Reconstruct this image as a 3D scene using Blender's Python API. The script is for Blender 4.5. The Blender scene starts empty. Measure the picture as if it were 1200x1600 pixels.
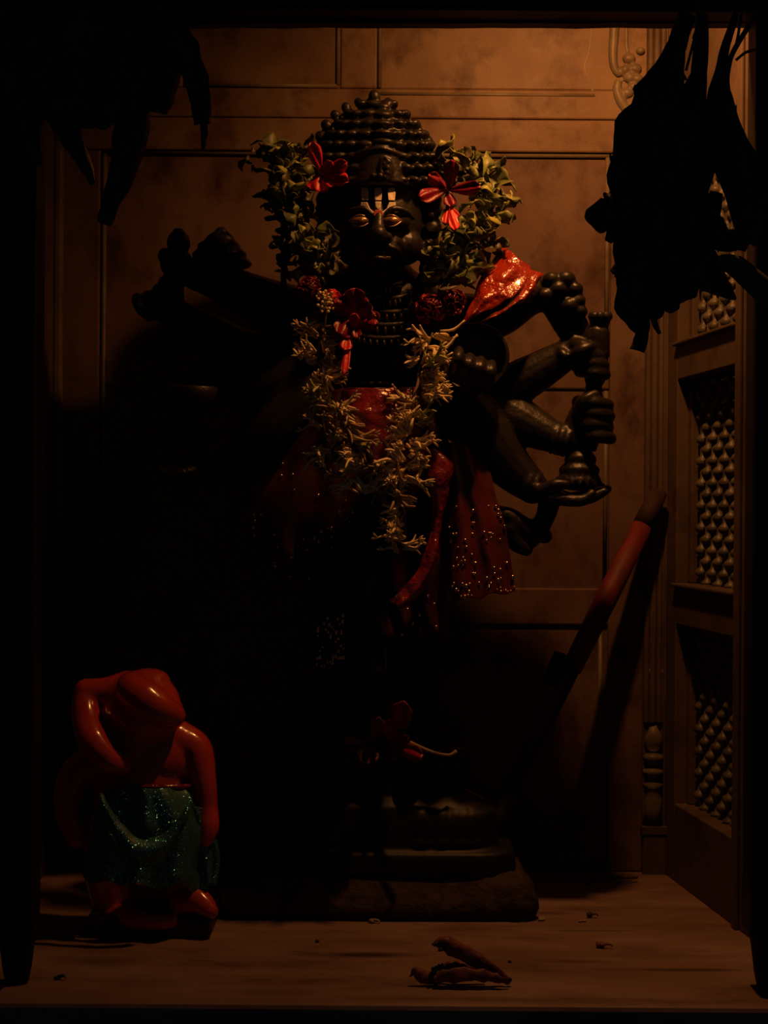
import bpy, math, random
from mathutils import Vector, Matrix, Euler, noise

# ------------------------------------------------------------------ camera, world, light, exposure
S = bpy.context.scene
COL = S.collection
F, D0, HC = 2500.0, 2.5, 0.56          # focal length in pixels, camera distance to back wall, camera height
ROLL = math.radians(0.42)
CR, SR = math.cos(ROLL), math.sin(ROLL)
cam_d = bpy.data.cameras.new('camera'); cam = bpy.data.objects.new('camera', cam_d); COL.objects.link(cam)
cam_d.sensor_fit = 'HORIZONTAL'; cam_d.sensor_width = 36; cam_d.lens = F * 36 / 1200
cam_d.clip_start = 0.05; cam_d.clip_end = 50
cam.matrix_world = Matrix(((CR, -SR, 0, 0), (0, 0, -1, -D0), (SR, CR, 0, HC), (0, 0, 0, 1)))
S.camera = cam
w = bpy.data.worlds.new('world'); S.world = w; w.use_nodes = True
w.node_tree.nodes['Background'].inputs[0].default_value = (0.36, 0.44, 0.55, 1)
w.node_tree.nodes['Background'].inputs[1].default_value = 0.016
LAMP = (0.26, -0.50, 1.42)
ld = bpy.data.lights.new('shrine_lamp', 'SPOT'); ld.energy = 21.0; ld.color = (1.0, 0.37, 0.095); ld.spot_size = math.radians(170); ld.spot_blend = 1.0; ld.shadow_soft_size = 0.022
lo = bpy.data.objects.new('shrine_lamp', ld); lo.location = LAMP; lo.rotation_euler = Vector((.30, .50, -.81)).to_track_quat('-Z', 'Y').to_euler(); COL.objects.link(lo)
S.view_settings.view_transform = 'Standard'; S.view_settings.look = 'None'
S.view_settings.exposure = 0.0; S.view_settings.gamma = 1.0; S.view_settings.use_curve_mapping = False

noise.seed_set(11)
PI = math.pi

def P(px, py, y):
    """the point of the place seen at a pixel of the photograph, at depth y"""
    d = y + D0
    u, v = (px - 600) * d / F, (800 - py) * d / F
    return Vector((u * CR - v * SR, y, HC + u * SR + v * CR))

def S_(px, y):
    return px * (y + D0) / F

# ------------------------------------------------------------------ materials
def mat(name, c1, c2=None, rough=0.6, scale=20.0, bump=0.2, bscale=60.0, metal=0.0, spec=0.5, coat=0.0,
        dark=None, dscale=6.0, damt=0.5, stretch=(1, 1, 1), bdist=0.002):
    m = bpy.data.materials.new(name); m.use_nodes = True
    nt = m.node_tree; N = nt.nodes; L = nt.links
    b = N['Principled BSDF']
    b.inputs['Roughness'].default_value = rough; b.inputs['Metallic'].default_value = metal
    b.inputs['Specular IOR Level'].default_value = spec
    b.inputs['Coat Weight'].default_value = coat; b.inputs['Coat Roughness'].default_value = 0.12
    tc = N.new('ShaderNodeTexCoord'); mp = N.new('ShaderNodeMapping'); mp.inputs['Scale'].default_value = stretch
    L.new(tc.outputs['Object'], mp.inputs[0])
    n1 = N.new('ShaderNodeTexNoise'); n1.inputs['Scale'].default_value = scale; n1.inputs['Detail'].default_value = 6
    L.new(mp.outputs[0], n1.inputs['Vector'])
    r1 = N.new('ShaderNodeMapRange'); r1.inputs[1].default_value = 0.35; r1.inputs[2].default_value = 0.65
    L.new(n1.outputs[0], r1.inputs[0])
    mx = N.new('ShaderNodeMix'); mx.data_type = 'RGBA'
    mx.inputs[6].default_value = (*c1, 1); mx.inputs[7].default_value = (*(c2 or c1), 1)
    L.new(r1.outputs[0], mx.inputs[0])
    out = mx.outputs[2]
    if dark:
        n2 = N.new('ShaderNodeTexNoise'); n2.inputs['Scale'].default_value = dscale; n2.inputs['Detail'].default_value = 8
        n2.inputs['Roughness'].default_value = 0.65; L.new(mp.outputs[0], n2.inputs['Vector'])
        r2 = N.new('ShaderNodeMapRange'); r2.inputs[1].default_value = 0.49; r2.inputs[2].default_value = 0.66
        r2.inputs[4].default_value = damt; L.new(n2.outputs[0], r2.inputs[0])
        m2 = N.new('ShaderNodeMix'); m2.data_type = 'RGBA'; L.new(r2.outputs[0], m2.inputs[0])
        L.new(out, m2.inputs[6]); m2.inputs[7].default_value = (*dark, 1); out = m2.outputs[2]
    L.new(out, b.inputs['Base Color'])
    if bump:
        n3 = N.new('ShaderNodeTexNoise'); n3.inputs['Scale'].default_value = bscale; n3.inputs['Detail'].default_value = 5
        L.new(mp.outputs[0], n3.inputs['Vector'])
        bp = N.new('ShaderNodeBump'); bp.inputs['Strength'].default_value = bump; bp.inputs['Distance'].default_value = bdist
        L.new(n3.outputs[0], bp.inputs['Height']); L.new(bp.outputs[0], b.inputs['Normal'])
    m['out'] = 1
    return m

def add_mix(m, fac_socket, colour):
    nt = m.node_tree; L = nt.links; b = nt.nodes['Principled BSDF']
    src = b.inputs['Base Color'].links[0].from_socket
    mx = nt.nodes.new('ShaderNodeMix'); mx.data_type = 'RGBA'
    L.new(fac_socket, mx.inputs[0]); L.new(src, mx.inputs[6]); mx.inputs[7].default_value = (*colour, 1)
    L.new(mx.outputs[2], b.inputs['Base Color'])

M_WALL = mat('aged_marble', (.185, .125, .075), (.125, .072, .038), rough=.5, scale=9, bump=.35, bscale=45,
             dark=(.045, .018, .009), dscale=13, damt=.8, spec=.2)
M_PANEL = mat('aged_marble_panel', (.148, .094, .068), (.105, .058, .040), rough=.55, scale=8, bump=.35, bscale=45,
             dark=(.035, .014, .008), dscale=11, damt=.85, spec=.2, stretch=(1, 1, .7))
M_CARVE = mat('carved_marble', (.16, .13, .085), (.12, .092, .055), rough=.45, scale=18, bump=.2, spec=.25, dark=(.05, .03, .02), dscale=20, damt=.5)
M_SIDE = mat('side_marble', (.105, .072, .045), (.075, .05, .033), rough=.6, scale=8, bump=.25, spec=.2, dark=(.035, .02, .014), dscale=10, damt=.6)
M_LATT = mat('lattice_stone', (.12, .105, .07), (.06, .05, .035), rough=.45, scale=30, bump=.2, spec=.3)
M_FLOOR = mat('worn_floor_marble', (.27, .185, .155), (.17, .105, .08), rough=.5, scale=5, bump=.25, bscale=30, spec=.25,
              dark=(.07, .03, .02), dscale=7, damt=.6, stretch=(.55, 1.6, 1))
M_FLOORFRONT = mat('shade_dark_step', (.03, .02, .015), (.02, .014, .01), rough=.9, spec=.1)  # step front under the floor edge: its lack of light is put into the colour
M_WOOD = mat('old_dark_wood', (.010, .009, .008), (.006, .005, .005), rough=.55, scale=25, bump=.4, bscale=90, stretch=(1, 1, .15), spec=.3)
M_STONE = mat('black_oiled_stone', (.020, .016, .012), (.010, .008, .006), rough=.40, scale=30, bump=.5, bscale=120, spec=.36, bdist=.002)
M_STONE2 = mat('black_base_stone', (.010, .009, .008), (.006, .005, .005), rough=.5, scale=25, bump=.3, bscale=90, spec=.3)
M_SLAB = mat('rough_slab_stone', (.055, .036, .024), (.022, .016, .013), rough=.8, scale=35, bump=.9, bscale=80, spec=.2, bdist=.006,
             dark=(.07, .035, .025), dscale=25, damt=.6)
M_BRONZE = mat('bronze_eye', (.42, .25, .13), (.3, .17, .09), rough=.32, metal=.6, bump=.1)
M_PUPIL = mat('painted_pupil', (.16, .08, .05), rough=.3, metal=.3, bump=.05)
M_CREAM = mat('sandal_paste', (.95, .85, .6), (.6, .5, .32), rough=.75, scale=120, bump=.5, bscale=200)
M_VERM = mat('vermilion_paste', (.6, .10, .03), (.42, .08, .03), rough=.8, scale=90, bump=.3)
M_LEAF = mat('drying_green_leaf', (.19, .22, .055), (.08, .10, .035), rough=.5, scale=40, bump=.3, bscale=150)
M_LEAF2 = mat('fresh_green_leaf', (.42, .42, .08), (.20, .22, .06), rough=.45, scale=40, bump=.3)
M_LEAF3 = mat('brown_green_leaf', (.12, .10, .045), (.06, .06, .03), rough=.55, scale=40, bump=.4)
M_DRYLEAF = mat('dry_mango_leaf', (.030, .030, .016), (.018, .015, .010), rough=.5, scale=30, bump=.3)
M_YLEAF = mat('yellowing_leaf', (.30, .24, .05), (.12, .12, .04), rough=.5, scale=60, bump=.3)
M_JAS = mat('cream_bud', (.90, .74, .40), (.62, .46, .20), rough=.55, scale=60, bump=.15)
M_JAS2 = mat('greenish_bud', (.50, .50, .16), (.38, .34, .12), rough=.55, scale=60, bump=.15)
M_JAS3 = mat('withered_bud', (.42, .29, .14), (.24, .16, .075), rough=.6, scale=60, bump=.15)
M_STRING = mat('cotton_string', (.10, .08, .05), rough=.8)
M_HIB = mat('scarlet_petal', (.75, .035, .028), (.5, .018, .02), rough=.42, scale=25, bump=.5, bscale=90, bdist=.003)
M_HIB2 = mat('crimson_petal', (.28, .006, .020), (.14, .003, .010), rough=.42, scale=25, bump=.5, bscale=90, bdist=.003)
M_HIB3 = mat('wilted_petal', (.17, .035, .03), (.07, .02, .018), rough=.6, scale=25, bump=.6, bscale=70, bdist=.003)
M_STAMEN = mat('pollen', (.62, .30, .10), (.45, .10, .05), rough=.7, scale=100)
M_FOIL = mat('orange_red_satin', (.40, .030, .006), (.26, .014, .006), rough=.24, scale=12, bump=.9, bscale=34, spec=1.0, coat=.8, bdist=.016)
M_ROSE = mat('dark_red_brocade', (.11, .012, .009), (.055, .006, .006), rough=.42, scale=14, bump=.5, bscale=30, spec=.5, coat=.2, bdist=.004)
M_MAROON = mat('maroon_cloth', (.050, .006, .006), (.022, .003, .004), rough=.5, scale=14, bump=.5, bscale=40, spec=.4, bdist=.004)
M_SASH = mat('red_satin_sash', (.26, .018, .010), (.15, .010, .008), rough=.22, scale=14, bump=.9, bscale=34, spec=1.0, coat=.7, bdist=.012)
M_DARKCLOTH = mat('black_net_cloth', (.024, .016, .014), (.012, .010, .010), rough=.6, scale=40, bump=.4, bscale=60)
M_SEQ = mat('gold_sequin', (.85, .60, .34), rough=.18, metal=1.0, bump=0)
M_ORANGE = mat('orange_sindoor_enamel', (.52, .055, .012), (.36, .034, .010), rough=.22, scale=14, bump=.35, bscale=22, spec=.6, coat=.5, bdist=.006)
M_BASE = mat('soot_stained_base', (.03, .012, .008), (.015, .009, .007), rough=.5, scale=20, bump=.4)
M_TEAL = mat('teal_glitter_cloth', (.035, .13, .12), (.02, .075, .075), rough=.5, scale=30, bump=.5, bscale=90, spec=.5)
M_POLE = mat('red_painted_wood', (.15, .016, .011), (.09, .012, .009), rough=.6, scale=18, bump=.3, stretch=(3, 3, .6), dark=(.07, .035, .025), dscale=12, damt=.5, spec=.3)
M_POLEBARE = mat('bare_brown_wood', (.045, .022, .013), (.028, .014, .010), rough=.7, scale=25, bump=.3, stretch=(3, 3, .4), spec=.2)
M_BLACKM = mat('blackened_iron', (.012, .010, .009), rough=.6, bump=.3)
M_PALE = mat('pale_petal_scrap', (.26, .19, .11), rough=.7)

# teal glitter: metallic flecks in the weave
def flecks(m, scale, thr, colour, dens_rough=.2):
    nt = m.node_tree; N = nt.nodes; L = nt.links; b = N['Principled BSDF']
    tc = N.new('ShaderNodeTexCoord'); v = N.new('ShaderNodeTexVoronoi'); v.inputs['Scale'].default_value = scale
    L.new(tc.outputs['Object'], v.inputs['Vector'])
    sep = N.new('ShaderNodeSeparateColor'); L.new(v.outputs['Color'], sep.inputs[0])
    gt = N.new('ShaderNodeMath'); gt.operation = 'GREATER_THAN'; gt.inputs[1].default_value = thr; L.new(sep.outputs[0], gt.inputs[0])
    ds = N.new('ShaderNodeMath'); ds.operation = 'LESS_THAN'; ds.inputs[1].default_value = .42; L.new(v.outputs['Distance'], ds.inputs[0])
    ml = N.new('ShaderNodeMath'); ml.operation = 'MULTIPLY'; L.new(gt.outputs[0], ml.inputs[0]); L.new(ds.outputs[0], ml.inputs[1])
    add_mix(m, ml.outputs[0], colour); L.new(ml.outputs[0], b.inputs['Metallic'])
    # tilt of each fleck
    nm = N.new('ShaderNodeVectorMath'); nm.operation = 'MULTIPLY_ADD'
    L.new(v.outputs['Color'], nm.inputs[0]); nm.inputs[1].default_value = (1.5, 1.5, 1.5); nm.inputs[2].default_value = (-.75, -.75, -.75)
    sc = N.new('ShaderNodeVectorMath'); sc.operation = 'SCALE'; L.new(nm.outputs[0], sc.inputs[0]); L.new(ml.outputs[0], sc.inputs['Scale'])
    src = b.inputs['Normal'].links[0].from_socket
    ad = N.new('ShaderNodeVectorMath'); ad.operation = 'ADD'; L.new(src, ad.inputs[0]); L.new(sc.outputs[0], ad.inputs[1])
    no = N.new('ShaderNodeVectorMath'); no.operation = 'NORMALIZE'; L.new(ad.outputs[0], no.inputs[0]); L.new(no.outputs[0], b.inputs['Normal'])
    rr = N.new('ShaderNodeMapRange'); rr.inputs[3].default_value = b.inputs['Roughness'].default_value; rr.inputs[4].default_value = dens_rough
    L.new(ml.outputs[0], rr.inputs[0]); L.new(rr.outputs[0], b.inputs['Roughness'])
flecks(M_TEAL, 700, .5, (.16, .80, .95), .34)

# stains and a broad dark blob on the floor, each with its own place on the marble
def floor_mark(m, x, y, rx, ry, amt, colour=(.03, .014, .010)):
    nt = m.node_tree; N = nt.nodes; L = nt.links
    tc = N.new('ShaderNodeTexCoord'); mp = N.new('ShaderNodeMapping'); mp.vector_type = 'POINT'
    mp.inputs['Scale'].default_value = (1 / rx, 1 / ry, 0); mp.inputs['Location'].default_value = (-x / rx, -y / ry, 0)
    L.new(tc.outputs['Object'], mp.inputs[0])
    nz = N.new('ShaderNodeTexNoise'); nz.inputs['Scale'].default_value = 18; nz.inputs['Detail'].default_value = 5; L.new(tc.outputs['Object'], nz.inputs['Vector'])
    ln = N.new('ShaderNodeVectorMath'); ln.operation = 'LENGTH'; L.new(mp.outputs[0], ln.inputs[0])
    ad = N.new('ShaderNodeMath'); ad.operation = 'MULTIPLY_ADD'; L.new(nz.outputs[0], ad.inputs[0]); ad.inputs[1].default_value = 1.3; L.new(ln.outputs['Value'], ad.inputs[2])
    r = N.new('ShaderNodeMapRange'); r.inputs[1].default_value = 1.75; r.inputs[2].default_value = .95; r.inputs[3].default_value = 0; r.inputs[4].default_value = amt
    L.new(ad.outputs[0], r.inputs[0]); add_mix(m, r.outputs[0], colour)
def floor_at(px, py):
    y = HC * F / (py - 800) - D0
    return ((px - 600) * (y + D0) / F, y)
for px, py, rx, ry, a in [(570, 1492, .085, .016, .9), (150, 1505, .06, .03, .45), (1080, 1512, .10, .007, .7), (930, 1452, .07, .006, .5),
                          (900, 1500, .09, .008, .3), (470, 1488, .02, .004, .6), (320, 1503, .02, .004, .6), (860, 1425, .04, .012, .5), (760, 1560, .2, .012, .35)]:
    x, y = floor_at(px, py); floor_mark(M_FLOOR, x, y, rx, ry, a)

# ------------------------------------------------------------------ mesh builder
class MB:
    def __init__(s): s.v = []; s.f = []
    def add(s, vs, fs):
        o = len(s.v); s.v += [Vector(a) for a in vs]; s.f += [tuple(i + o for i in f) for f in fs]; return s
    def box(s, x0, x1, y0, y1, z0, z1, T=None):
        vs = [Vector((x, y, z)) for x in (x0, x1) for y in (y0, y1) for z in (z0, z1)]
        if T: vs = [T @ v for v in vs]
        return s.add(vs, [(0, 1, 3, 2), (4, 6, 7, 5), (0, 4, 5, 1), (2, 3, 7, 6), (0, 2, 6, 4), (1, 5, 7, 3)])
    def ell(s, c, r, rot=None, nu=14, nv=9):
        if isinstance(r, (int, float)): r = (r, r, r)
        M = Euler(rot).to_matrix() if rot else None
        vs = []
        for j in range(1, nv):
            th = PI * j / nv
            for i in range(nu):
                ph = 2 * PI * i / nu
                v = Vector((r[0] * math.sin(th) * math.cos(ph), r[1] * math.sin(th) * math.sin(ph), r[2] * math.cos(th)))
                vs.append((M @ v if M else v) + Vector(c))
        t = Vector((0, 0, r[2])); b = Vector((0, 0, -r[2]))
        vs.append((M @ t if M else t) + Vector(c)); vs.append((M @ b if M else b) + Vector(c))
        fs = []
        for j in range(nv - 2):
            for i in range(nu):
                k = (i + 1) % nu
                fs.append((j * nu + i, (j + 1) * nu + i, (j + 1) * nu + k, j * nu + k))
        T, B = len(vs) - 2, len(vs) - 1
        for i in range(nu):
            k = (i + 1) % nu
            fs.append((T, i, k)); fs.append((B, (nv - 2) * nu + k, (nv - 2) * nu + i))
        return s.add(vs, fs)
    def tube(s, pts, rad, n=10, smooth=4, flat=1.0, caps=True):
        pts = [Vector(p) for p in pts]
        if isinstance(rad, (int, float)): rad = [rad] * len(pts)
        if smooth > 1 and len(pts) > 2:
            q, rr = [], []
            for i in range(len(pts) - 1):
                p0, p1, p2, p3 = pts[max(i - 1, 0)], pts[i], pts[i + 1], pts[min(i + 2, len(pts) - 1)]
                for k in range(smooth):
                    t = k / smooth
                    q.append(.5 * ((2 * p1) + (p2 - p0) * t + (2 * p0 - 5 * p1 + 4 * p2 - p3) * t * t + (3 * p1 - p0 - 3 * p2 + p3) * t ** 3))
                    rr.append(rad[i] * (1 - t) + rad[i + 1] * t)
            q.append(pts[-1]); rr.append(rad[-1]); pts, rad = q, rr
        up = Vector((0, 1, 0)); vs = []
        for i, p in enumerate(pts):
            d = (pts[min(i + 1, len(pts) - 1)] - pts[max(i - 1, 0)])
            if d.length < 1e-9: d = Vector((0, 0, 1))
            d.normalize()
            a = up - d * up.dot(d)
            if a.length < .05:
                a = Vector((1, 0, 0)) - d * d.x
            a.normalize(); b = d.cross(a)
            for k in range(n):
                t = 2 * PI * k / n
                vs.append(p + (a * math.cos(t) * flat + b * math.sin(t)) * rad[i])
        m = len(pts); fs = [(i * n + k, i * n + (k + 1) % n, (i + 1) * n + (k + 1) % n, (i + 1) * n + k) for i in range(m - 1) for k in range(n)]
        if caps:
            fs.append(tuple(range(n - 1, -1, -1))); fs.append(tuple((m - 1) * n + k for k in range(n)))
        return s.add(vs, fs)
    def cap(s, p0, p1, r0, r1=None, n=12):
        r1 = r0 if r1 is None else r1
        s.tube([p0, p1], [r0, r1], n=n, smooth=1); s.ell(p0, r0, nu=n, nv=8); s.ell(p1, r1, nu=n, nv=8); return s
    def limb(s, pts, rad, n=14):
        s.tube(pts, rad, n=n, smooth=6); s.ell(pts[0], rad[0]); s.ell(pts[-1], rad[-1]); return s
    def lathe(s, prof, c=(0, 0, 0), n=20, T=None, sx=1, sy=1):
        vs = []
        for r, z in prof:
            for k in range(n):
                t = 2 * PI * k / n
                v = Vector((r * math.cos(t) * sx, r * math.sin(t) * sy, z))
                vs.append((T @ v if T else v) + Vector(c))
        m = len(prof); fs = [(i * n + k, i * n + (k + 1) % n, (i + 1) * n + (k + 1) % n, (i + 1) * n + k) for i in range(m - 1) for k in range(n)]
        fs.append(tuple(range(n - 1, -1, -1))); fs.append(tuple((m - 1) * n + k for k in range(n)))
        return s.add(vs, fs)
    def grid(s, g):
        R, Cn = len(g), len(g[0])
        return s.add([p for row in g for p in row],
                     [(i * Cn + j, i * Cn + j + 1, (i + 1) * Cn + j + 1, (i + 1) * Cn + j) for i in range(R - 1) for j in range(Cn - 1)])

def kids_first(name): return name
def obj(name, mb, m, parent=None, smooth=True, origin=None, bevel=0, remesh=0, smooths=0, solid=0, sub=0, recalc=True):
    me = bpy.data.meshes.new(name)
    o = bpy.data.objects.new(name, me)
    if origin is None:
        origin = parent_origin(parent) if parent else Vector((0, 0, 0))
    origin = Vector(origin)
    me.from_pydata([v - origin for v in mb.v], [], mb.f); me.update()
    if recalc:
        import bmesh
        bm = bmesh.new(); bm.from_mesh(me); bmesh.ops.recalc_face_normals(bm, faces=bm.faces); bm.to_mesh(me); bm.free()
    for p in me.polygons: p.use_smooth = smooth
    me.materials.append(m)
    COL.objects.link(o)
    if parent:
        o.parent = parent; o.location = origin - parent_origin(parent)
    else: o.location = origin
    if remesh:
        q = o.modifiers.new('r', 'REMESH'); q.mode = 'VOXEL'; q.voxel_size = remesh; q.use_smooth_shade = True
    if smooths:
        q = o.modifiers.new('s', 'SMOOTH'); q.iterations = smooths; q.factor = .5
    if solid:
        q = o.modifiers.new('t', 'SOLIDIFY'); q.thickness = solid; q.offset = 0
    if sub:
        q = o.modifiers.new('d', 'SUBSURF'); q.levels = sub; q.render_levels = sub
    if bevel:
        q = o.modifiers.new('b', 'BEVEL'); q.width = bevel; q.segments = 2; q.limit_method = 'ANGLE'; q.angle_limit = .6
    return o
def parent_origin(o):
    v = Vector((0, 0, 0))
    while o: v += o.location; o = o.parent
    return v
def tag(o, label=None, cat=None, group=None, kind=None):
    if label: o['label'] = label
    if cat: o['category'] = cat
    if group: o['group'] = group
    if kind: o['kind'] = kind
    return o
def thing(name, label, cat, loc=(0, 0, 0), group=None):
    o = bpy.data.objects.new(name, None); COL.objects.link(o); o.location = loc; o.empty_display_size = .02
    return tag(o, label, cat, group)
def inst(src, name, parent, loc, rot, sc=1.0):
    c = src.copy(); c.name = name; c.parent = parent; c.location = Vector(loc) - parent_origin(parent)
    c.rotation_euler = rot; c.scale = (sc, sc, sc) if isinstance(sc, (int, float)) else sc
    COL.objects.link(c); return c

# ------------------------------------------------------------------ the setting
XL, XR = -0.515, 0.44
fm = MB().box(-.95, .95, -.682, .03, -.06, 0)
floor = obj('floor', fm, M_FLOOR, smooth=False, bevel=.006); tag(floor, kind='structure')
st = MB().box(-.97, .97, -.70, .03, -.40, -.062)
o = obj('trim_1', st, M_FLOORFRONT, smooth=False, bevel=.004); tag(o, kind='structure')
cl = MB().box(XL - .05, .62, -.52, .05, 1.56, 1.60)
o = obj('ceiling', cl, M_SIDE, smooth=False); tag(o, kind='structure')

def WX(px): return (px - 600) / 1000.0
def WZ(py): return HC + (800 - py) / 1000.0
wb = MB().box(XL - .05, XR + .06, .006, .06, 0, 1.56)
def strip(mb, px0, px1, py0, py1, y0=0.0, y1=.010):
    mb.box(WX(px0), WX(px1), y0, y1, WZ(py1), WZ(py0))
wall_back = obj('wall_back', wb, M_PANEL, smooth=False); tag(wall_back, kind='structure')
fl_ = MB()
strip(fl_, 85, 153, 236, 1360); strip(fl_, 951, 1008, 236, 1360)
fr = MB()
strip(fr, 85, 1008, 186, 237, -.003)
strip(fr, 85, 1008, 138, 184, .002)
strip(fl_, 153, 951, 1279, 1360); strip(fl_, 153, 951, 917, 975, .001); strip(fl_, 153, 951, 562, 606, .002)
obj('panel_frame', fl_, M_PANEL, wall_back, smooth=False, bevel=.003)
strip(fr, 85, 1008, -140, -60); strip(fr, 527, 584, -60, 138, .002); strip(fr, 280, 1008, -60, 138, .0045); strip(fr, 85, 280, -60, 138, .003); 
obj('cornice', fr, M_WALL, wall_back, smooth=False, bevel=.0035)
bd = MB()   # raised beads along the panel edges
for (a, b_, c, d_) in [(158, 948, 241, 241), (590, 925, 146, 146), (285, 522, 134, 134)]:
    bd.tube([(WX(a), .004, WZ(c)), (WX(b_), .004, WZ(d_))], .0035, n=8, smooth=1)
for x, z0, z1 in [(159, 243, 1278), (946, 243, 560), (946, 608, 915), (940, 978, 1278), (523, -60, 132), (588, -60, 136)]:
    bd.tube([(WX(x), .004, WZ(z0)), (WX(x), .004, WZ(z1))], .0035, n=8, smooth=1)
bd.tube([(WX(p[0]), .008, WZ(p[1])) for p in [(930, -60), (917, 70), (909, 100), (918, 125), (924, 146)]], .004, n=8)
obj('panel_bead', bd, M_CARVE, wall_back)
# carved scroll, top right of the wall
sc = MB()
sc.tube([(WX(x), .004, WZ(y)) for x, y in [(958, -40), (955, 40), (953, 80), (955, 100), (962, 112), (968, 104)]], [.008, .008, .0075, .007, .006, .005])
sc.tube([(WX(x), .004, WZ(y)) for x, y in [(962, 122), (960, 138), (966, 155), (978, 172), (992, 184)]], [.006, .008, .009, .008, .005])
for x, y, r in [(978, 88, 7), (988, 104, 7), (972, 106, 6), (980, 118, 7), (992, 120, 6), (996, 76, 5), (976, 142, 7), (984, 132, 5)]:
    sc.ell((WX(x), .004, WZ(y)), (r / 1000 * 1.55, .009, r / 1000 * 1.3))
sc.tube([(WX(x), .006, WZ(y)) for x, y in [(975, -40), (974, 60), (979, 84)]], .004)
obj('carved_scroll', sc, M_CARVE, wall_back, remesh=.002, smooths=3)
pl = MB()
pl.box(WX(1006), XR + .02, -.004, .02, 0, 1.56)
for x, r in [(1011, 5), (1021, 6), (1031, 5), (1037, 3.5)]:
    pl.tube([(WX(x), -.005, WZ(1125)), (WX(x), -.005, 1.56)], r / 1000, n=10, smooth=1)
pl.box(WX(1006), WX(1042), -.016, 0, WZ(1362), WZ(1300))
pl.box(WX(1004), WX(1043), -.018, 0, WZ(1298), WZ(1285))
obj('pilaster', pl, M_SIDE, wall_back, bevel=.001, smooth=False)
bl = MB()
pz = [(0.004, 1128), (.012, 1145), (.015, 1160), (.006, 1170), (.015, 1176), (.017, 1181), (.010, 1188), (.006, 1194), (.016, 1199), (.017, 1204), (.008, 1211), (.006, 1216), (.017, 1221), (.010, 1228), (.015, 1245), (.012, 1262), (.017, 1284)]
bl.lathe([(r, WZ(p)) for r, p in reversed(pz)], (WX(1023), -.004, 0), n=16, sy=.8)
for x in (1016, 1036): bl.ell((WX(x), -.004, WZ(1046)), (.004, .005, .007))
obj('carved_baluster', bl, M_CARVE, wall_back)

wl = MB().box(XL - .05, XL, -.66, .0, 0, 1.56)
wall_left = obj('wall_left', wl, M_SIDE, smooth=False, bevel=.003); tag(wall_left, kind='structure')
wlt = MB().box(XL, XL + .012, -.02, 0, 0, 1.56)
obj('corner_bead', wlt, M_CARVE, wall_left, smooth=False, bevel=.003)

# right wall: splayed, three recessed lattice windows
A = Vector((XR, 0, 0)); DU = Vector((.1219, -.9925, 0)); NO = Vector((.9925, .1219, 0))   # NO points outwards
TR = Matrix(((DU.x, NO.x, 0, A.x), (DU.y, NO.y, 0, A.y), (0, 0, 1, 0), (0, 0, 0, 1)))
U0, U1, UE = .055, .318, .66
wins = [(.118, .392), (.455, .765), (.822, 1.12)]
wr = MB()
TH = .05
wr.box(-.02, U0, 0, TH, 0, 1.56, TR); wr.box(U1, UE, 0, TH, 0, 1.56, TR)
zs = [0] + [z for w_ in wins for z in w_] + [1.56]
for i in range(0, len(zs), 2): wr.box(U0, U1, 0, TH, zs[i], zs[i + 1], TR)
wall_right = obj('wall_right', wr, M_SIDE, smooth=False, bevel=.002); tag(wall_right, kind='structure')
md = MB()
md.box(U1 + .012, U1 + .03, -.006, .0, 0, 1.56, TR)
md.box(0.0, .012, -.004, .0, 0, 1.56, TR)
obj('wall_moulding', md, M_SIDE, wall_right, smooth=False, bevel=.002)
for wi, (z0, z1) in enumerate(wins):
    jf = MB()
    dp = .018
    jf.box(U0, U0 + .016, dp, TH, z0, z1, TR); jf.box(U1 - .012, U1, dp, TH, z0, z1, TR)
    wn = obj('window_%d' % (wi + 1), jf, M_SIDE, smooth=False, bevel=.002); tag(wn, kind='structure')
    lt = MB()
    ua, ub = U0 + .016, U1 - .012
    ncol = 9; step = .0335
    nrow = int((z1 - z0) / step); zz0 = z1 - nrow * step
    for c in range(ncol):
        u = ua + (c + .5) * (ub - ua) / ncol
        prof = []
        off = (step / 2 if c % 2 else 0)
        zc = z0
        steps = int((z1 - z0) / (step / 8))
        for k in range(steps + 1):
            z = z0 + (z1 - z0) * k / steps
            ph = ((z - z0 - off) / step) % 1.0
            r = .0045 + .0065 * max(0, math.cos((ph - .5) * 2 * PI)) ** .8
            prof.append((r, z))
        c0 = TR @ Vector((u, dp + .014, 0)); lt.lathe(prof, c0, n=8)
    for r_ in range(nrow + 1):
        z = z0 + r_ * step
        a_, b_ = TR @ Vector((ua, dp + .014, z)), TR @ Vector((ub, dp + .014, z))
        lt.tube([a_, b_], .0035, n=6, smooth=1)
    obj('lattice', lt, M_LATT, wn)
    if wi == 1 or wi == 2:
        sl = MB().box(U0 - .004, U1 + .004, -.008, .0, z0 - .006, z0, TR)
        obj('sill', sl, M_SIDE, wn, smooth=False, bevel=.002)
# blocks what lies behind the lattice: the outer face of the shrine
ow = MB().box(.0, UE, TH + .04, TH + .08, 0, 1.56, TR)
o = obj('trim_2', ow, M_SIDE, smooth=False); tag(o, kind='structure')

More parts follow.
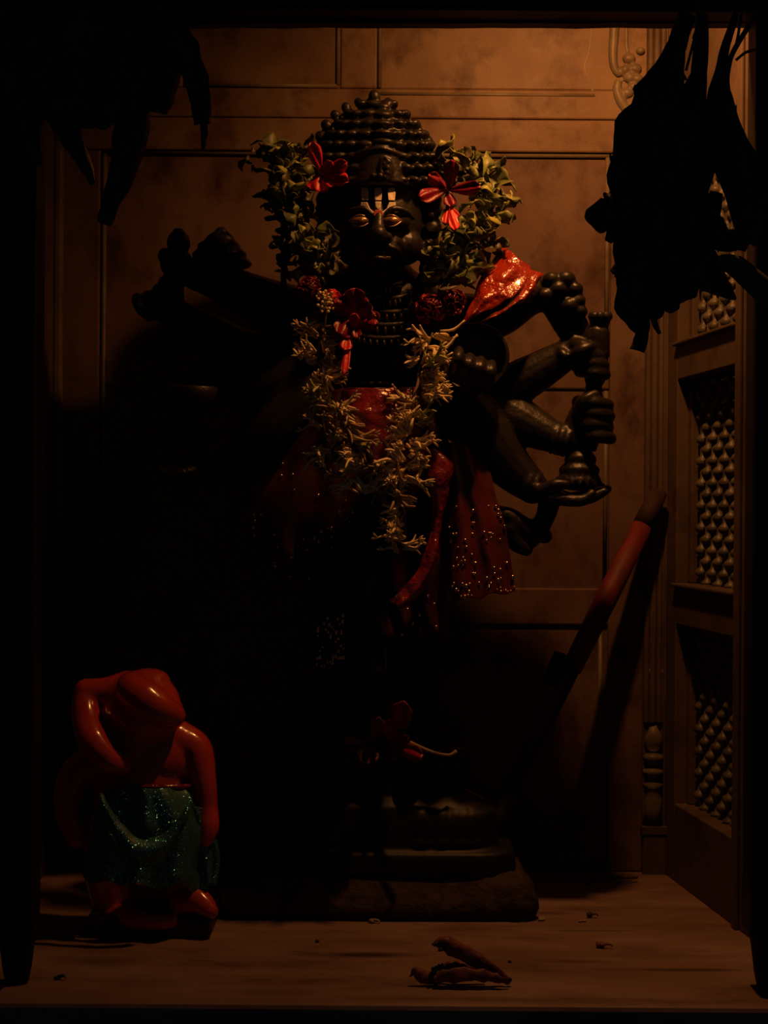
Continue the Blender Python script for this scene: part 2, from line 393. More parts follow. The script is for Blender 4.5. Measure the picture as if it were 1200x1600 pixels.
# wooden canopy frame in front: beam and two posts standing on the marble
YF = -.633
beam_z = P(700, 47, YF).z
fm_ = thing('wooden_canopy', 'dark old wooden frame, two posts and a beam, around the shrine niche', 'canopy', (0, YF, 0))
bm_ = MB()
g = []
xs = [-.75 + 1.5 * i / 60 for i in range(61)]
for (yy, zz) in [(YF + .028, 0), (YF + .05, 0), (YF + .05, 1), (YF + .028, 1)]:
    row = []
    for x in xs:
        zb = P(600 + x / (YF + .05 + D0) * F, 45, YF + .05).z + .0015 * noise.noise(Vector((x * 20, 3, 1)))
        zb -= -.0 if zz else 0
        row.append(Vector((x, yy, zb if zz == 0 else 1.60)))
    g.append(row)
g.append(g[0]); bm_.grid(g)
bm_.box(-.75, .75, YF - .012, YF + .028, beam_z + .02, beam_z + .06)
bm_.box(-.75, .75, YF - .03, YF + .03, beam_z + .07, beam_z + .30)
obj('beam', bm_, M_WOOD, fm_, smooth=False, bevel=.002)
def post(pxi, side):
    xi = P(pxi, 800, YF + .045).x; xo = xi + side * .22
    a, b_ = min(xi, xo), max(xi, xo)
    q = MB(); zt = P(60, 1455, YF).z
    q.box(a, b_, YF, YF + .045, zt, 1.60)
    q.box(min(xi, xi + side * .012), max(xi, xi + side * .012), YF - .006, YF, zt, 1.60)
    q.box(min(xi + side * .05, xi + side * .062), max(xi + side * .05, xi + side * .062), YF - .006, YF, zt, 1.6)
    p_ = obj('post', q, M_WOOD, fm_, smooth=False, bevel=.003)
    q2 = MB()
    wd = .050 if side < 0 else .06
    ci = xi + side * wd / 2 - side * .002
    prof = [(.010, 0.0), (.014, .003), (.0175, .02), (.0205, .045), (.0225, zt - .008), (.024, zt - .006), (.024, zt)]
    q2.lathe(prof, (ci, YF + .024, 0), n=20, sy=.75)
    obj('foot', q2, M_WOOD, p_)
post(68, -1); post(1163, 1)
# the dark fronts to either side of the posts
for nme, a, b_ in (('trim_3', -1.2, P(68, 800, YF).x - .22), ('trim_4', P(1163, 800, YF).x + .22, 1.2)):
    o = obj(nme, MB().box(a, b_, YF, YF + .05, 0.0, 1.60), M_WOOD, smooth=False); tag(o, kind='structure')

# ------------------------------------------------------------------ slab and statue
def rock(mb, amp, scale):
    for v in mb.v:
        n_ = noise.noise_vector(v * scale); v += Vector(n_) * amp
YS = -.3125
sx0, sx1 = P(338, 1440, YS).x, P(846, 1440, YS).x
slab = MB()
N1, N2 = 60, 30
zt_ = .060
def slabring(z, ins, n=120):
    pts = []
    for k in range(n):
        t = 2 * PI * k / n
        c, s_ = math.cos(t), math.sin(t)
        e = .12
        x = math.copysign(abs(c) ** e, c); y = math.copysign(abs(s_) ** e, s_)
        pts.append(Vector(((sx0 + sx1) / 2 + x * ((sx1 - sx0) / 2 - ins), (YS - .07) / 2 + y * ((-.07 - YS) / 2 - ins), z)))
    return pts
rings = [slabring(z, i) for z, i in [(0.001, .006), (.006, .001), (.015, -.001), (.03, .002), (.043, .010), (.052, .016), (.058, .022), (.060, .03), (.060, .08)]]
g = [r + [r[0]] for r in rings]
slab.grid(g)
for v in slab.v:
    if v.z > .004: v += Vector(noise.noise_vector(v * 22)) * .006 + Vector(noise.noise_vector(v * 75)) * .004
    v.z = max(.001, v.z)
slab.add(rings[-1], [tuple(range(120))])
slab_o = obj('stone_slab', slab, M_SLAB, smooth=True); tag(slab_o, 'rough crumbling dark stone slab on the marble floor under the large black statue', 'slab')

statue = thing('deity_statue', 'large black stone many-armed monkey-faced deity statue standing on a stepped lotus pedestal', 'statue', (0, -.2, .055))
YC = -.20
ped = MB()
def pring(z, wpx, py, dep, n=64, e=.35):
    """superellipse ring"""
    cx = P(585, py, YC - .08).x; hw = S_(wpx, YC - .08) / 2
    return [Vector((cx + math.copysign(abs(math.cos(2 * PI * k / n)) ** e, math.cos(2 * PI * k / n)) * hw,
                    YC + .01 + math.copysign(abs(math.sin(2 * PI * k / n)) ** e, math.sin(2 * PI * k / n)) * dep, z)) for k in range(n)]
def zpx(py): return P(600, py, -.29).z
levels = [(.056, 452, .105), (zpx(1345), 448, .105), (zpx(1335), 442, .103), (zpx(1330), 405, .095), (zpx(1322), 390, .093), (zpx(1300), 385, .092),
          (zpx(1265), 355, .086), (zpx(1258), 330, .08), (zpx(1250), 285, .072), (zpx(1205), 285, .072), (zpx(1200), 296, .075), (zpx(1190), 296, .075), (zpx(1184), 288, .073)]
rg = [pring(z, w_, 1300, d_) for z, w_, d_ in levels]
ped.grid([r + [r[0]] for r in rg]); ped.add(rg[-1], [tuple(range(64))]); ped.add(rg[0], [tuple(range(63, -1, -1))])
for k in range(22):      # lotus petals round the front and sides
    t = PI + (k + .5) / 22 * PI if k < 22 else 0
    cx = P(585, 1300, -.28).x
    c, s_ = math.cos(t), math.sin(t); e = .35
    x = cx + math.copysign(abs(c) ** e, c) * S_(372, -.28) / 2; y = YC + .01 + math.copysign(abs(s_) ** e, s_) * .087
    ang = math.atan2(s_, c)
    ped.ell((x, y, zpx(1298)), (.010, .017, .026), (0, 0, ang))
    ped.ell((x, y, zpx(1318)), (.012, .019, .006), (0, 0, ang))
obj('pedestal', ped, M_STONE2, statue, smooth=True, remesh=.0035, smooths=1)

# body: torso, legs, neck, one surface
bo = MB()
yb = -.215
for (x, y, rx, ry, rz, yy) in [(590, 500, 112, 66, 90, yb), (590, 580, 88, 60, 80, yb), (590, 650, 95, 62, 70, yb), (592, 445, 62, 50, 50, yb - .01), (590, 720, 110, 66, 70, yb)]:
    bo.ell(P(x, y, yy), (S_(rx, yy), S_(ry, yy), S_(rz, yy)), nu=24, nv=16)
bo.limb([P(545, 740, yb), P(530, 900, yb - .01), P(535, 1040, yb), P(540, 1165, yb)], [.058, .048, .036, .028])
bo.limb([P(640, 740, yb), P(655, 900, yb - .01), P(650, 1040, yb), P(645, 1165, yb)], [.058, .048, .036, .028])
for x in (540, 645):
    bo.ell(P(x, 1176, yb - .03), (.024, .05, .016)); bo.tube([P(x - 28, 1150, yb), P(x, 1158, yb - .03), P(x + 28, 1150, yb)], .008)
bo.tube([P(560, 425, yb - .01), P(595, 470, yb - .01)], .04, n=16)
obj('body', bo, M_STONE, statue, remesh=.004, smooths=3)

# head
hd = MB()
YH = -.245
def H(px, py, y, rx, ry, rz, rot=None, nu=16, nv=10): hd.ell(P(px, py, y), (S_(rx, y), S_(ry, y), S_(rz, y)), rot, nu, nv)
H(590, 345, YH, 74, 66, 86, nu=32, nv=20)
H(592, 300, YH + .0, 72, 64, 50, nu=32, nv=16)
H(592, 392, YH - .030, 46, 42, 38, nu=28, nv=16)        # muzzle
H(592, 418, YH - .018, 36, 34, 26, nu=24, nv=14)        # chin
H(552, 385, YH - .02, 30, 30, 30); H(632, 385, YH - .02, 30, 30, 30)
hd.limb([P(592, 322, YH - .062), P(591, 352, YH - .071), P(591, 366, YH - .076)], [.006, .0085, .0125], 12)
H(579, 370, YH - .068, 9, 9, 8); H(605, 370, YH - .068, 9, 9, 8)
for sx in (-1, 1):    # brows, lids
    hd.tube([P(591 + sx * x, y, yy) for x, y, yy in [(8, 338, YH - .068), (22, 326, YH - .068), (44, 330, YH - .060), (58, 344, YH - .048)]], [.003, .0045, .004, .002], 8)
    hd.ell(P(591 + sx * 27, 345, YH - .052), (.022, .010, .014))
    hd.tube([P(591 + sx * x, y, yy) for x, y, yy in [(14, 384, YH - .066), (30, 392, YH - .058), (40, 410, YH - .04)]], [.004, .005, .003], 8)
hd.tube([P(570, 408, YH - .062), P(591, 403, YH - .073), P(613, 408, YH - .062)], [.003, .004, .003], 8)
hd.tube([P(572, 417, YH - .057), P(591, 415, YH - .067), P(611, 417, YH - .057)], [.003, .004, .003], 8)
# headband and side ornaments
hd.tube([P(525, 292, YH - .02), P(555, 286, YH - .058), P(592, 283, YH - .07), P(630, 286, YH - .058), P(662, 292, YH - .02)], .006, 10)
for i in range(13):
    t = i / 12; x = 530 + t * 128; H(x, 275, YH - .066 * math.sin(PI * t) - .012, 5, 5, 6)
for sx in (-1, 1):
    for i, (x, y, r) in enumerate([(78, 290, 16), (84, 312, 15), (86, 334, 17), (84, 357, 15), (80, 378, 14), (76, 398, 16), (80, 420, 18), (72, 436, 13)]):
        H(592 + sx * x, y, YH - .008 - .006 * (i % 2), r, r * 1.1, r)
        H(592 + sx * (x - 4), y + 3, YH - .024, r * .45, r * .4, r * .45)
obj('head', hd, M_STONE, statue, remesh=.0022, smooths=1)

# tiered crown of scale-like locks
cw = MB()
def cring(py, hw, cxp, n, r, yd):
    """row of overlapping scales"""
    for k in range(n):
        t = 2 * PI * k / n + (PI / n if int(py) % 2 else 0)
        x = cxp + math.cos(t) * hw; y = yd - math.sin(t) * S_(hw, yd) * .72
        cw.ell(P(x, py, y), (S_(r * 1.3, y), S_(r, y) * .8, S_(r * .58, y)), (.25 * math.sin(-t) * -1, 0, t + PI / 2), 10, 7)
core = [(3, 154), (18, 166), (38, 180), (54, 196), (67, 213), (77, 233), (83, 252), (85, 275), (82, 300)]
cw.lathe([(S_(h, YH), P(590, p, YH).z) for h, p in reversed(core)], (P(588, 240, YH).x, YH, 0), n=30, sy=.74)
rows = [(163, 26, 9, 11), (178, 45, 14, 11.5), (194, 60, 18, 12), (210, 73, 21, 12.5), (227, 83, 23, 13), (245, 90, 24, 13.5), (263, 94, 25, 13.5), (282, 94, 26, 13)]
for i, (py, hw, n, r) in enumerate(rows):
    cring(py + (i % 2) * .5, hw, 589, n, r, YH)
cw.ell(P(585, 152, YH), (.009, .009, .011)); cw.ell(P(583, 147, YH), (.006, .006, .006))
for x, y, r in [(560, 160, 8), (541, 168, 9), (524, 180, 9), (510, 196, 10), (501, 214, 10), (606, 160, 8), (630, 180, 9), (652, 202, 9), (668, 222, 10), (680, 246, 10), (686, 268, 10), (497, 234, 10)]:
    cw.ell(P(x, y, YH + .004), (S_(r, YH) * .9, S_(r, YH) * .8, S_(r, YH)), (0, (x - 590) / 160, 0))
# smooth front plate with crest
for i in range(9):
    t = i / 8
    cw.ell(P(592, 285 - 45 * t, YH - .060 + .004 * t), (.036 - .008 * t, .018, .008), nu=24)
cw.tube([P(553, 243, YH - .058), P(575, 236, YH - .07), P(592, 232, YH - .073), P(610, 236, YH - .07), P(632, 245, YH - .058)], .0045, 10)
for x, y, r in [(603, 248, 3.5), (608, 253, 3), (600, 255, 3), (605, 262, 5), (604, 270, 4.5), (601, 277, 3)]:
    cw.ell(P(x, y, YH - .078), (S_(r, YH), .004, S_(r, YH)))
cw.tube([P(596, 248, YH - .078), P(594, 265, YH - .079), P(603, 282, YH - .078), P(613, 268, YH - .077), P(610, 248, YH - .077)], .0016, 6)
for i, y in enumerate([168, 180, 194, 208, 222]):    # central ridge
    cw.ell(P(598, y, YH - .020 - .012 * i), (.012 + .001 * i, .009, .0055), nu=14)
obj('crown', cw, M_STONE, statue, remesh=.0021, smooths=1)

for sx, nm in ((-1, 'eye'), (1, 'eye')):
    ey = MB()
    cx = 591 + sx * (28 if sx < 0 else 20)
    yv = YH - .063
    L_, R_ = [], []
    for k in range(13):
        t = k / 12; x = cx - 17 + 34 * t; s_ = math.sin(PI * t)
        L_.append(P(x, 345 - 9 * s_, yv - .007 * s_)); R_.append(P(x, 345 + 9 * s_, yv - .007 * s_))
    ey.ell(P(cx, 345, yv), (S_(15, yv), .009, S_(8, yv)), nu=24, nv=14)
    e_ = obj('eye', ey, M_BRONZE, statue)
    rm = MB(); rm.tube(L_, .0012, n=6, smooth=1); rm.tube(R_, .0012, n=6, smooth=1)
    obj('eyelid', rm, M_BRONZE, e_)
    pu = MB(); pu.ell(P(cx + 1, 345, yv - .0075), (S_(6, yv), .003, S_(5, yv)))
    obj('pupil', pu, M_PUPIL, e_)
e_['label'] = 'bronze almond eye'

# forehead marks
def patch(poly, y, th, m, name, label):
    """paste laid on the brow: follows the head's roundness"""
    pm = MB(); n = len(poly)
    def YY(px, py): return YH - .001 - math.sqrt(max(.0, 1 - ((px - 590) / 76) ** 2 - ((py - 328) / 110) ** 2)) * .066
    f_ = [P(px, py, YY(px, py) - th - .003) for px, py in poly]; b_ = [P(px, py, YY(px, py) + .008) for px, py in poly]
    pm.add(f_ + b_, [tuple(range(n))] + [(i, i + n, (i + 1) % n + n, (i + 1) % n) for i in range(n)])
    o_ = obj(name, pm, m, statue, smooth=False, bevel=.0008); o_['label'] = label
for cx in (570, 591, 612):
    patch([(cx - 5, 293), (cx + 4, 293), (cx + 6, 302), (cx + 5, 313), (cx - 5, 313), (cx - 6, 302)], 0, .001, M_CREAM, 'forehead_mark', 'cream upright paste stripe')
patch([(564, 316), (574, 316), (578, 326), (588, 334), (586, 340), (572, 332), (562, 326)], 0, .001, M_CREAM, 'forehead_mark', 'cream paste stripe bending to the nose')
patch([(608, 316), (618, 316), (619, 327), (608, 330), (597, 337), (594, 333), (604, 326)], 0, .001, M_CREAM, 'forehead_mark', 'cream paste stripe bending to the nose')
patch([(586, 315), (596, 315), (595, 323), (591, 328), (587, 323)], 0, .001, M_CREAM, 'forehead_mark', 'small cream paste drop')
patch([(586, 328), (596, 328), (599, 335), (594, 343), (588, 343), (583, 335)], 0, .003, M_VERM, 'forehead_mark', 'red vermilion dot')
patch([(587, 344), (595, 344), (594, 351), (590, 353), (587, 350)], 0, .006, M_CREAM, 'forehead_mark', 'cream paste dot on the nose bridge')

# necklace rings
for r_, py, yy, px in [(30, 440, -.27, 596), (40, 456, -.275, 600), (52, 474, -.278, 604), (58, 492, -.280, 602), (50, 515, -.282, 600)]:
    nk = MB()
    pts = [P(px + math.cos(t) * r_, py + math.sin(t) * r_ * .28, yy - .018 * math.sin(t) + .01) for t in [PI * i / 14 for i in range(15)]]
    nk.tube(pts, .0045, n=8, smooth=2)
    for i in range(1, 14):
        nk.ell(pts[i] + Vector((0, -.004, -.008)), (.0028, .003, .006))
    obj('necklace', nk, M_STONE, statue)

# arms
def finger(mb, pts, r): mb.limb(pts, r, 10)
ar = MB()
def PY(x, d): return d + .032 * min(1, max(0, (x - 690) / 110))
def PP(seq): return [P(x, y, PY(x, d)) for x, y, d in seq]
# right side of the picture: upper arm under the cloth to a fist
ar.limb(PP([(690, 500, -.23), (770, 495, -.255), (822, 468, -.28), (858, 456, -.29)]), [.042, .033, .026, .022])
ar.ell(P(872, 462, PY(872, -.292)), (.032, .026, .030))
for x, y, r in [(862, 437, 15), (884, 436, 16), (898, 452, 14), (872, 452, 17), (903, 470, 13), (906, 487, 13), (890, 478, 16), (852, 462, 15)]:
    ar.ell(P(x, y, PY(x, -.312)), (S_(r, -.3), S_(r, -.3), S_(r * .85, -.3)))
ar.limb(PP([(868, 478, -.29), (878, 500, -.29), (893, 525, -.292), (905, 545, -.30)]), [.020, .017, .016, .019])
ar.limb(PP([(896, 486, -.30), (905, 505, -.30), (918, 530, -.30)]), [.012, .012, .013])
# second arm, forearm rising to the hand at the shaft
ar.limb(PP([(680, 560, -.22), (745, 628, -.25), (820, 592, -.28), (888, 552, -.295)]), [.044, .040, .031, .021])
ar.tube(PP([(872, 545, -.30), (882, 556, -.318), (893, 572, -.30)]), .007)
for i, (x, y) in enumerate([(905, 540), (912, 553), (918, 567), (920, 582)]):
    finger(ar, PP([(x - 14, y - 2, -.30), (x + 6, y, -.325), (x + 24, y + 3, -.315), (x + 26, y + 5, -.295)]), [.009, .009, .0085, .007])
finger(ar, PP([(895, 560, -.31), (908, 548, -.33), (922, 542, -.33)]), [.010, .009, .007])
# third arm, forearm descending to the lower grip
ar.limb(PP([(690, 580, -.22), (765, 635, -.26), (820, 662, -.285), (868, 684, -.30), (892, 690, -.30)]), [.044, .040, .032, .022, .020])
for dx in (0, 9, 18):
    ar.tube([P(868 + dx + 12 * math.cos(t) * .6, 684 + dx * .3 - 22 * math.cos(t), -.268 - .022 * math.sin(t)) for t in [2 * PI * i / 12 for i in range(13)]], .0035, n=8, smooth=1)
ar.ell(P(905, 668, PY(905, -.30)), (.022, .022, .042), (0, .25, 0))
ar.ell(P(925, 650, PY(925, -.30)), (.020, .022, .030))
for i, (x, y) in enumerate([(938, 632), (940, 649), (938, 666), (942, 684)]):
    finger(ar, PP([(x - 34, y - 4, -.305), (x - 14, y - 3, -.332), (x + 8, y, -.32), (x + 13, y + 2, -.295)]), [.010, .010, .0095, .008])
finger(ar, PP([(903, 650, -.31), (912, 628, -.33), (930, 616, -.33)]), [.011, .010, .007])
# fourth arm, hand turned up carrying a mound
ar.limb(PP([(690, 620, -.23), (745, 660, -.27), (790, 722, -.29), (832, 762, -.30)]), [.050, .044, .034, .023])
for dx in (0, 9):
    ar.tube([P(826 + dx + 10 * math.cos(t), 755 + dx * .6 - 20 * math.cos(t), -.268 - .024 * math.sin(t)) for t in [2 * PI * i / 12 for i in range(13)]], .004, n=8, smooth=1)
ar.ell(P(862, 776, PY(862, -.305)), (.036, .030, .012), (0, .1, 0))
for i, (yy, L2, dy) in enumerate([(-.335, 925, 3), (-.318, 944, 0), (-.300, 949, -4), (-.284, 940, -7)]):
    finger(ar, PP([(862, 778, yy + .004), (892, 781 + dy * .4, yy), ((892 + L2) / 2 + 4, 778 + dy, yy), (L2, 768 + dy, yy)]), [.0095, .009, .0085, .0065])
finger(ar, PP([(846, 768, -.325), (866, 758, -.335), (884, 757, -.338)]), [.010, .009, .007])
# hand behind the disc
for x, y in [(716, 556), (733, 566), (750, 571), (767, 577)]:
    finger(ar, PP([(x - 6, y + 28, -.345), (x - 2, y + 8, -.362), (x, y, -.358), (x + 1, y - 8, -.340)]), [.009, .009, .0085, .007])
ar.limb(PP([(690, 560, -.24), (715, 590, -.29), (738, 592, -.305)]), [.03, .024, .022])
def PX(x, y, d): return P(x, y, d + .10 * min(1, max(0, (500 - x) / 170)))
def PL(seq): return [PX(*q) for q in seq]
# left side of the picture, the mirrored set
ar.limb(PL([(490, 500, -.23), (410, 470, -.255), (340, 440, -.28), (290, 425, -.29)]), [.042, .034, .027, .020])
ar.ell(PX(276, 412, -.292), (.024, .022, .024))
for x, y in [(258, 400), (262, 416), (272, 428), (288, 424)]:
    ar.ell(PX(x, y, -.31), (.011, .012, .012))
ar.limb(PL([(480, 540, -.22), (400, 560, -.25), (320, 520, -.28), (262, 484, -.295)]), [.044, .040, .031, .021])
for x, y in [(214, 466), (230, 462), (246, 452), (256, 440)]:
    finger(ar, PL([(x + 20, y + 26, -.295), (x + 8, y + 16, -.32), (x + 2, y + 6, -.32), (x, y, -.305)]), [.010, .010, .0095, .008])
ar.ell(PX(252, 478, -.295), (.028, .024, .022))
ar.limb(PL([(480, 570, -.22), (410, 610, -.26), (350, 600, -.285), (312, 590, -.30)]), [.044, .038, .028, .020])
ar.ell(PX(296, 600, -.305), (.026, .024, .02))
for i in range(4):
    finger(ar, PL([(300 - i * 8, 600, -.32), (292 - i * 8, 618, -.335), (286 - i * 8, 634, -.325)]), [.009, .009, .007])
ar.limb(PL([(490, 620, -.23), (430, 670, -.27), (380, 710, -.29), (320, 730, -.30)]), [.048, .042, .032, .022])
ar.ell(PX(292, 738, -.305), (.030, .024, .016))
for i in range(4):
    finger(ar, PL([(285, 740 + i * 3, -.33 + i * .014), (262, 742, -.33 + i * .014), (244, 732, -.33 + i * .014)]), [.009, .009, .007])
obj('arms', ar, M_STONE, statue, remesh=.0026, smooths=1)

# emblems held
sh = MB()
seq = [(938, 488, 6), (938, 494, 12), (937, 502, 17), (936, 512, 14), (935, 516, 18), (934, 526, 19), (933, 556, 20), (932, 566, 13), (931, 572, 16), (930, 584, 19), (929, 596, 16), (928, 602, 13), (927, 612, 14), (926, 618, 17), (926, 624, 17), (925, 632, 13), (924, 690, 13), (922, 705, 9)]
sh.tube([P(x, y, -.268) for x, y, r in seq], [S_(r, -.3) for x, y, r in seq], n=18, smooth=1)
for k in range(5):
    t = PI + PI * k / 4
    sh.ell(P(938 + 13 * math.cos(t), 494, -.268 + .014 * math.sin(t)), (.006, .006, .007))
obj('mace', sh, M_STONE, statue, remesh=.002, smooths=1)
mo = MB()
for i, (x, y, r) in enumerate([(902, 752, 37), (905, 735, 33), (907, 718, 26), (909, 704, 17), (909, 695, 9)]):
    mo.ell(P(x, y, -.274), (S_(r, -.3), S_(r, -.3) * .8, S_(15, -.3)), nu=20)
for a_ in range(-3, 4):
    for s_ in (-1, 1):
        lp = []
        for t in [0, .2, .4, .6, .8, 1]:
            hw = 37 * (1 - .74 * t); u = max(-.97, min(.97, (a_ / 3.0) + s_ * (t - .5) * .7))
            lp.append(P(906 + hw * u, 760 - 60 * t, -.274 - S_(hw, -.25) * .8 * math.sqrt(1 - u * u) - .001))
        mo.tube(lp, .0019, n=6)
obj('mound', mo, M_STONE, statue, remesh=.0022, smooths=1)
hk = MB()
hk.limb(PP([(858, 785, -.30), (853, 805, -.30), (842, 826, -.30), (828, 842, -.295)]), [.016, .014, .013, .014])
hk.limb(PP([(852, 838, -.30), (828, 832, -.30), (806, 818, -.30), (795, 806, -.30), (780, 806, -.29)]), [.010, .012, .016, .012, .014])
hk.limb(PP([(800, 826, -.30), (806, 846, -.30), (822, 858, -.30)]), [.016, .014, .010])
hk.limb(PP([(778, 800, -.29), (800, 803, -.30), (822, 816, -.30), (836, 818, -.30)]), [.010, .008, .007, .006])
obj('hook', hk, M_STONE, statue, remesh=.0024, smooths=1)
# round shield / bowl
di = MB()
Td = Matrix.Rotation(math.radians(90 - 8), 3, 'X') @ Matrix.Identity(3)
Td = Matrix.Rotation(math.radians(-12), 3, 'Z') @ Matrix.Rotation(math.radians(84), 3, 'X')
rr = S_(54, -.30)
di.lathe([(rr * .2, -.010), (rr * .75, -.008), (rr * .95, .002), (rr * 1.02, .010), (rr * 1.03, .014), (rr * .97, .017), (rr * .90, .013), (rr * .86, .004), (rr * .6, -.003), (.001, -.004)], P(743, 562, -.298), n=48, T=Td)
obj('round_shield', di, M_STONE, statue)
# left hand emblems
lb = MB(); lb.ell(PX(279, 380, -.30), (.017, .017, .019), nu=20, nv=14); lb.ell(PX(279, 362, -.30), (.009, .009, .005)); lb.tube(PL([(278, 395, -.30), (278, 470, -.30)]), .009)
obj('mace', lb, M_STONE, statue)
lb = MB(); lb.lathe([(.001, -.024), (.018, -.02), (.030, -.006), (.034, .010), (.030, .012), (.026, .004), (.001, -.006)], P(302, 618, -.33), n=28)
obj('bowl', lb, M_STONE, statue)
lb = MB()
for i, (x, y, r) in enumerate([(345, 412, 52), (343, 398, 46), (342, 385, 36), (344, 374, 24), (346, 366, 12)]):
    lb.ell(PX(x, y, -.27), (S_(r, -.27), S_(r, -.27) * .6, S_(13, -.27)), nu=20)
obj('mound', lb, M_STONE, statue, remesh=.003, smooths=1)
lb = MB(); lb.tube(PP([(443, 340, -.30), (443, 445, -.30)]), .0042, n=10, smooth=1); lb.ell(P(452, 458, -.30), (.008, .007, .007)); lb.tube(PP([(443, 440, -.30), (446, 452, -.30), (456, 462, -.30)]), .0045)
lb.ell(P(443, 338, -.30), (.007, .006, .010))
obj('staff', lb, M_STONE, statue)
lb = MB(); lb.tube(PL([(252, 735, -.31), (225, 690, -.31), (222, 640, -.31)]), [.007, .010, .003], flat=.4); lb.tube(PL([(268, 745, -.31), (300, 790, -.31)]), .006)
obj('curved_blade', lb, M_STONE, statue)
lb = MB()   # belt with a clasp
for py in (592, 604):
    lb.tube([P(590 + 84 * math.cos(t), py + 8 * math.sin(t), yb - .058 * math.sin(t)) for t in [PI * i / 16 for i in range(17)]], .004, n=8, smooth=1)
obj('belt', lb, M_STONE, statue)

# ------------------------------------------------------------------ cloths
def cloth(rows, nu=40, nv=50, folds=6, amp=.008, seed=0, round_=0.0, hem=.0, crump=.003, cs=25):
    """rows: list of (left pixel, right pixel) each (px,py,y), top to bottom"""
    mb = MB(); g = []
    def interp(k, t):
        n = len(rows) - 1; f = t * n; i = min(int(f), n - 1); u = f - i
        p0, p1, p2, p3 = [Vector(rows[j][k]) for j in (max(i - 1, 0), i, i + 1, min(i + 2, n))]
        return .5 * ((2 * p1) + (p2 - p0) * u + (2 * p0 - 5 * p1 + 4 * p2 - p3) * u * u + (3 * p1 - p0 - 3 * p2 + p3) * u ** 3)
    for j in range(nv + 1):
        t = j / nv; a, b_ = interp(0, t), interp(1, t); row = []
        for i in range(nu + 1):
            u = i / nu; q = a.lerp(b_, u)
            ph = u * folds * 2 * PI + seed + 1.3 * noise.noise(Vector((u * 2, t * 2, seed)))
            y = q.z - round_ * math.sin(PI * u) + amp * (.35 + .65 * t) * math.sin(ph)
            p = P(q.x, q.y + hem * t * math.sin(ph), y)
            p += Vector(noise.noise_vector(p * cs + Vector((seed, 0, 0)))) * crump
            row.append(p)
        g.append(row)
    mb.grid(g); return mb
def sequins(parent, mb, n, seed, sel=None, r=.0022):
    """small metal discs sewn to a cloth: laid on random faces"""
    R = random.Random(seed); sq = MB(); k = 0; tries = 0
    while k < n and tries < n * 40:
        tries += 1
        f = R.choice(mb.f); c = sum((mb.v[i] for i in f), Vector()) / len(f)
        d = c.y + D0; px, py = 600 + c.x / d * F, 800 - (c.z - HC) / d * F
        if sel and not sel(px, py): continue
        nrm = (mb.v[f[1]] - mb.v[f[0]]).cross(mb.v[f[3]] - mb.v[f[0]]).normalized()
        if nrm.y > 0: nrm = -nrm
        nrm = (nrm + Vector((R.uniform(-.5, .6), 0, R.uniform(-.3, .7)))).normalized()
        a_ = nrm.orthogonal().normalized(); b_ = nrm.cross(a_); rr_ = r * R.uniform(.6, 1.2)
        sq.ell(c + Vector((0, -.0025, 0)), (rr_, rr_ * .5, rr_), None, 8, 6); k += 1
    if sq.v:
        o_ = obj('sequins', sq, M_SEQ, parent); o_['kind'] = 'stuff'

dr = cloth([((505, 606, -.272), (660, 606, -.275)), ((480, 660, -.282), (690, 660, -.285)), ((440, 720, -.274), (712, 720, -.274)), ((405, 780, -.278), (722, 790, -.280)), ((388, 832, -.278), (716, 850, -.282)),
            ((436, 890, -.278), (700, 900, -.285)), ((478, 950, -.280), (690, 950, -.285)), ((486, 1000, -.280), (700, 992, -.285))],
           60, 70, 5, .007, 1.0, .038, 2, .004)
o = obj('temple_cloth', dr, M_MAROON, origin=P(590, 1000, -.3), solid=.0016)
tag(o, 'large dark red sequined skirt cloth draped from the black statue waist', 'cloth')
sequins(o, dr, 60, 5, lambda x, y: (y > 690 and x < 560) or (620 < x < 700 and y > 930) or (500 < x < 560 and y > 960))
fp = cloth([((500, 860, -.320), (600, 860, -.320)), ((488, 940, -.320), (606, 940, -.320)), ((482, 1000, -.318), (604, 1000, -.320)), ((480, 1038, -.316), (602, 1050, -.318))], 30, 40, 3, .005, 3.0, .01, 3)
o = obj('front_cloth', fp, M_DARKCLOTH, origin=P(540, 1040, -.313), solid=.0016)
tag(o, 'narrow dark cloth panel hanging lowest at the front of the statue skirt', 'cloth')
sequins(o, fp, 46, 8, lambda x, y: 495 < x < 540 and y > 955)
wa = cloth([((535, 608, -.338), (662, 606, -.338)), ((528, 630, -.345), (664, 628, -.345)), ((530, 660, -.350), (662, 660, -.350)), ((545, 700, -.348), (650, 700, -.348)), ((565, 740, -.346), (632, 740, -.346))], 30, 36, 2, .004, .4, .016, 0, .004, 40)
o = obj('waist_cloth', wa, M_SASH, origin=P(600, 740, -.345), solid=.0016)
tag(o, 'shiny red waist cloth between the two strands of the jasmine garland', 'cloth')
lobe = cloth([((690, 690, -.275), (748, 700, -.275)), ((694, 740, -.292), (765, 740, -.285)), ((700, 800, -.305), (782, 800, -.292)), ((704, 860, -.312), (796, 860, -.296)), ((704, 915, -.316), (804, 905, -.298)), ((706, 942, -.318), (806, 922, -.30))],
             36, 50, 2.2, .006, 2.0, .012, 3)
o = obj('side_cloth', lobe, M_ROSE, origin=P(750, 930, -.3), solid=.0016)
tag(o, 'red brocade cloth end with gold specks hanging at the statue right hip', 'cloth')
sequins(o, lobe, 70, 11, lambda x, y: y > 790 and x > 702)
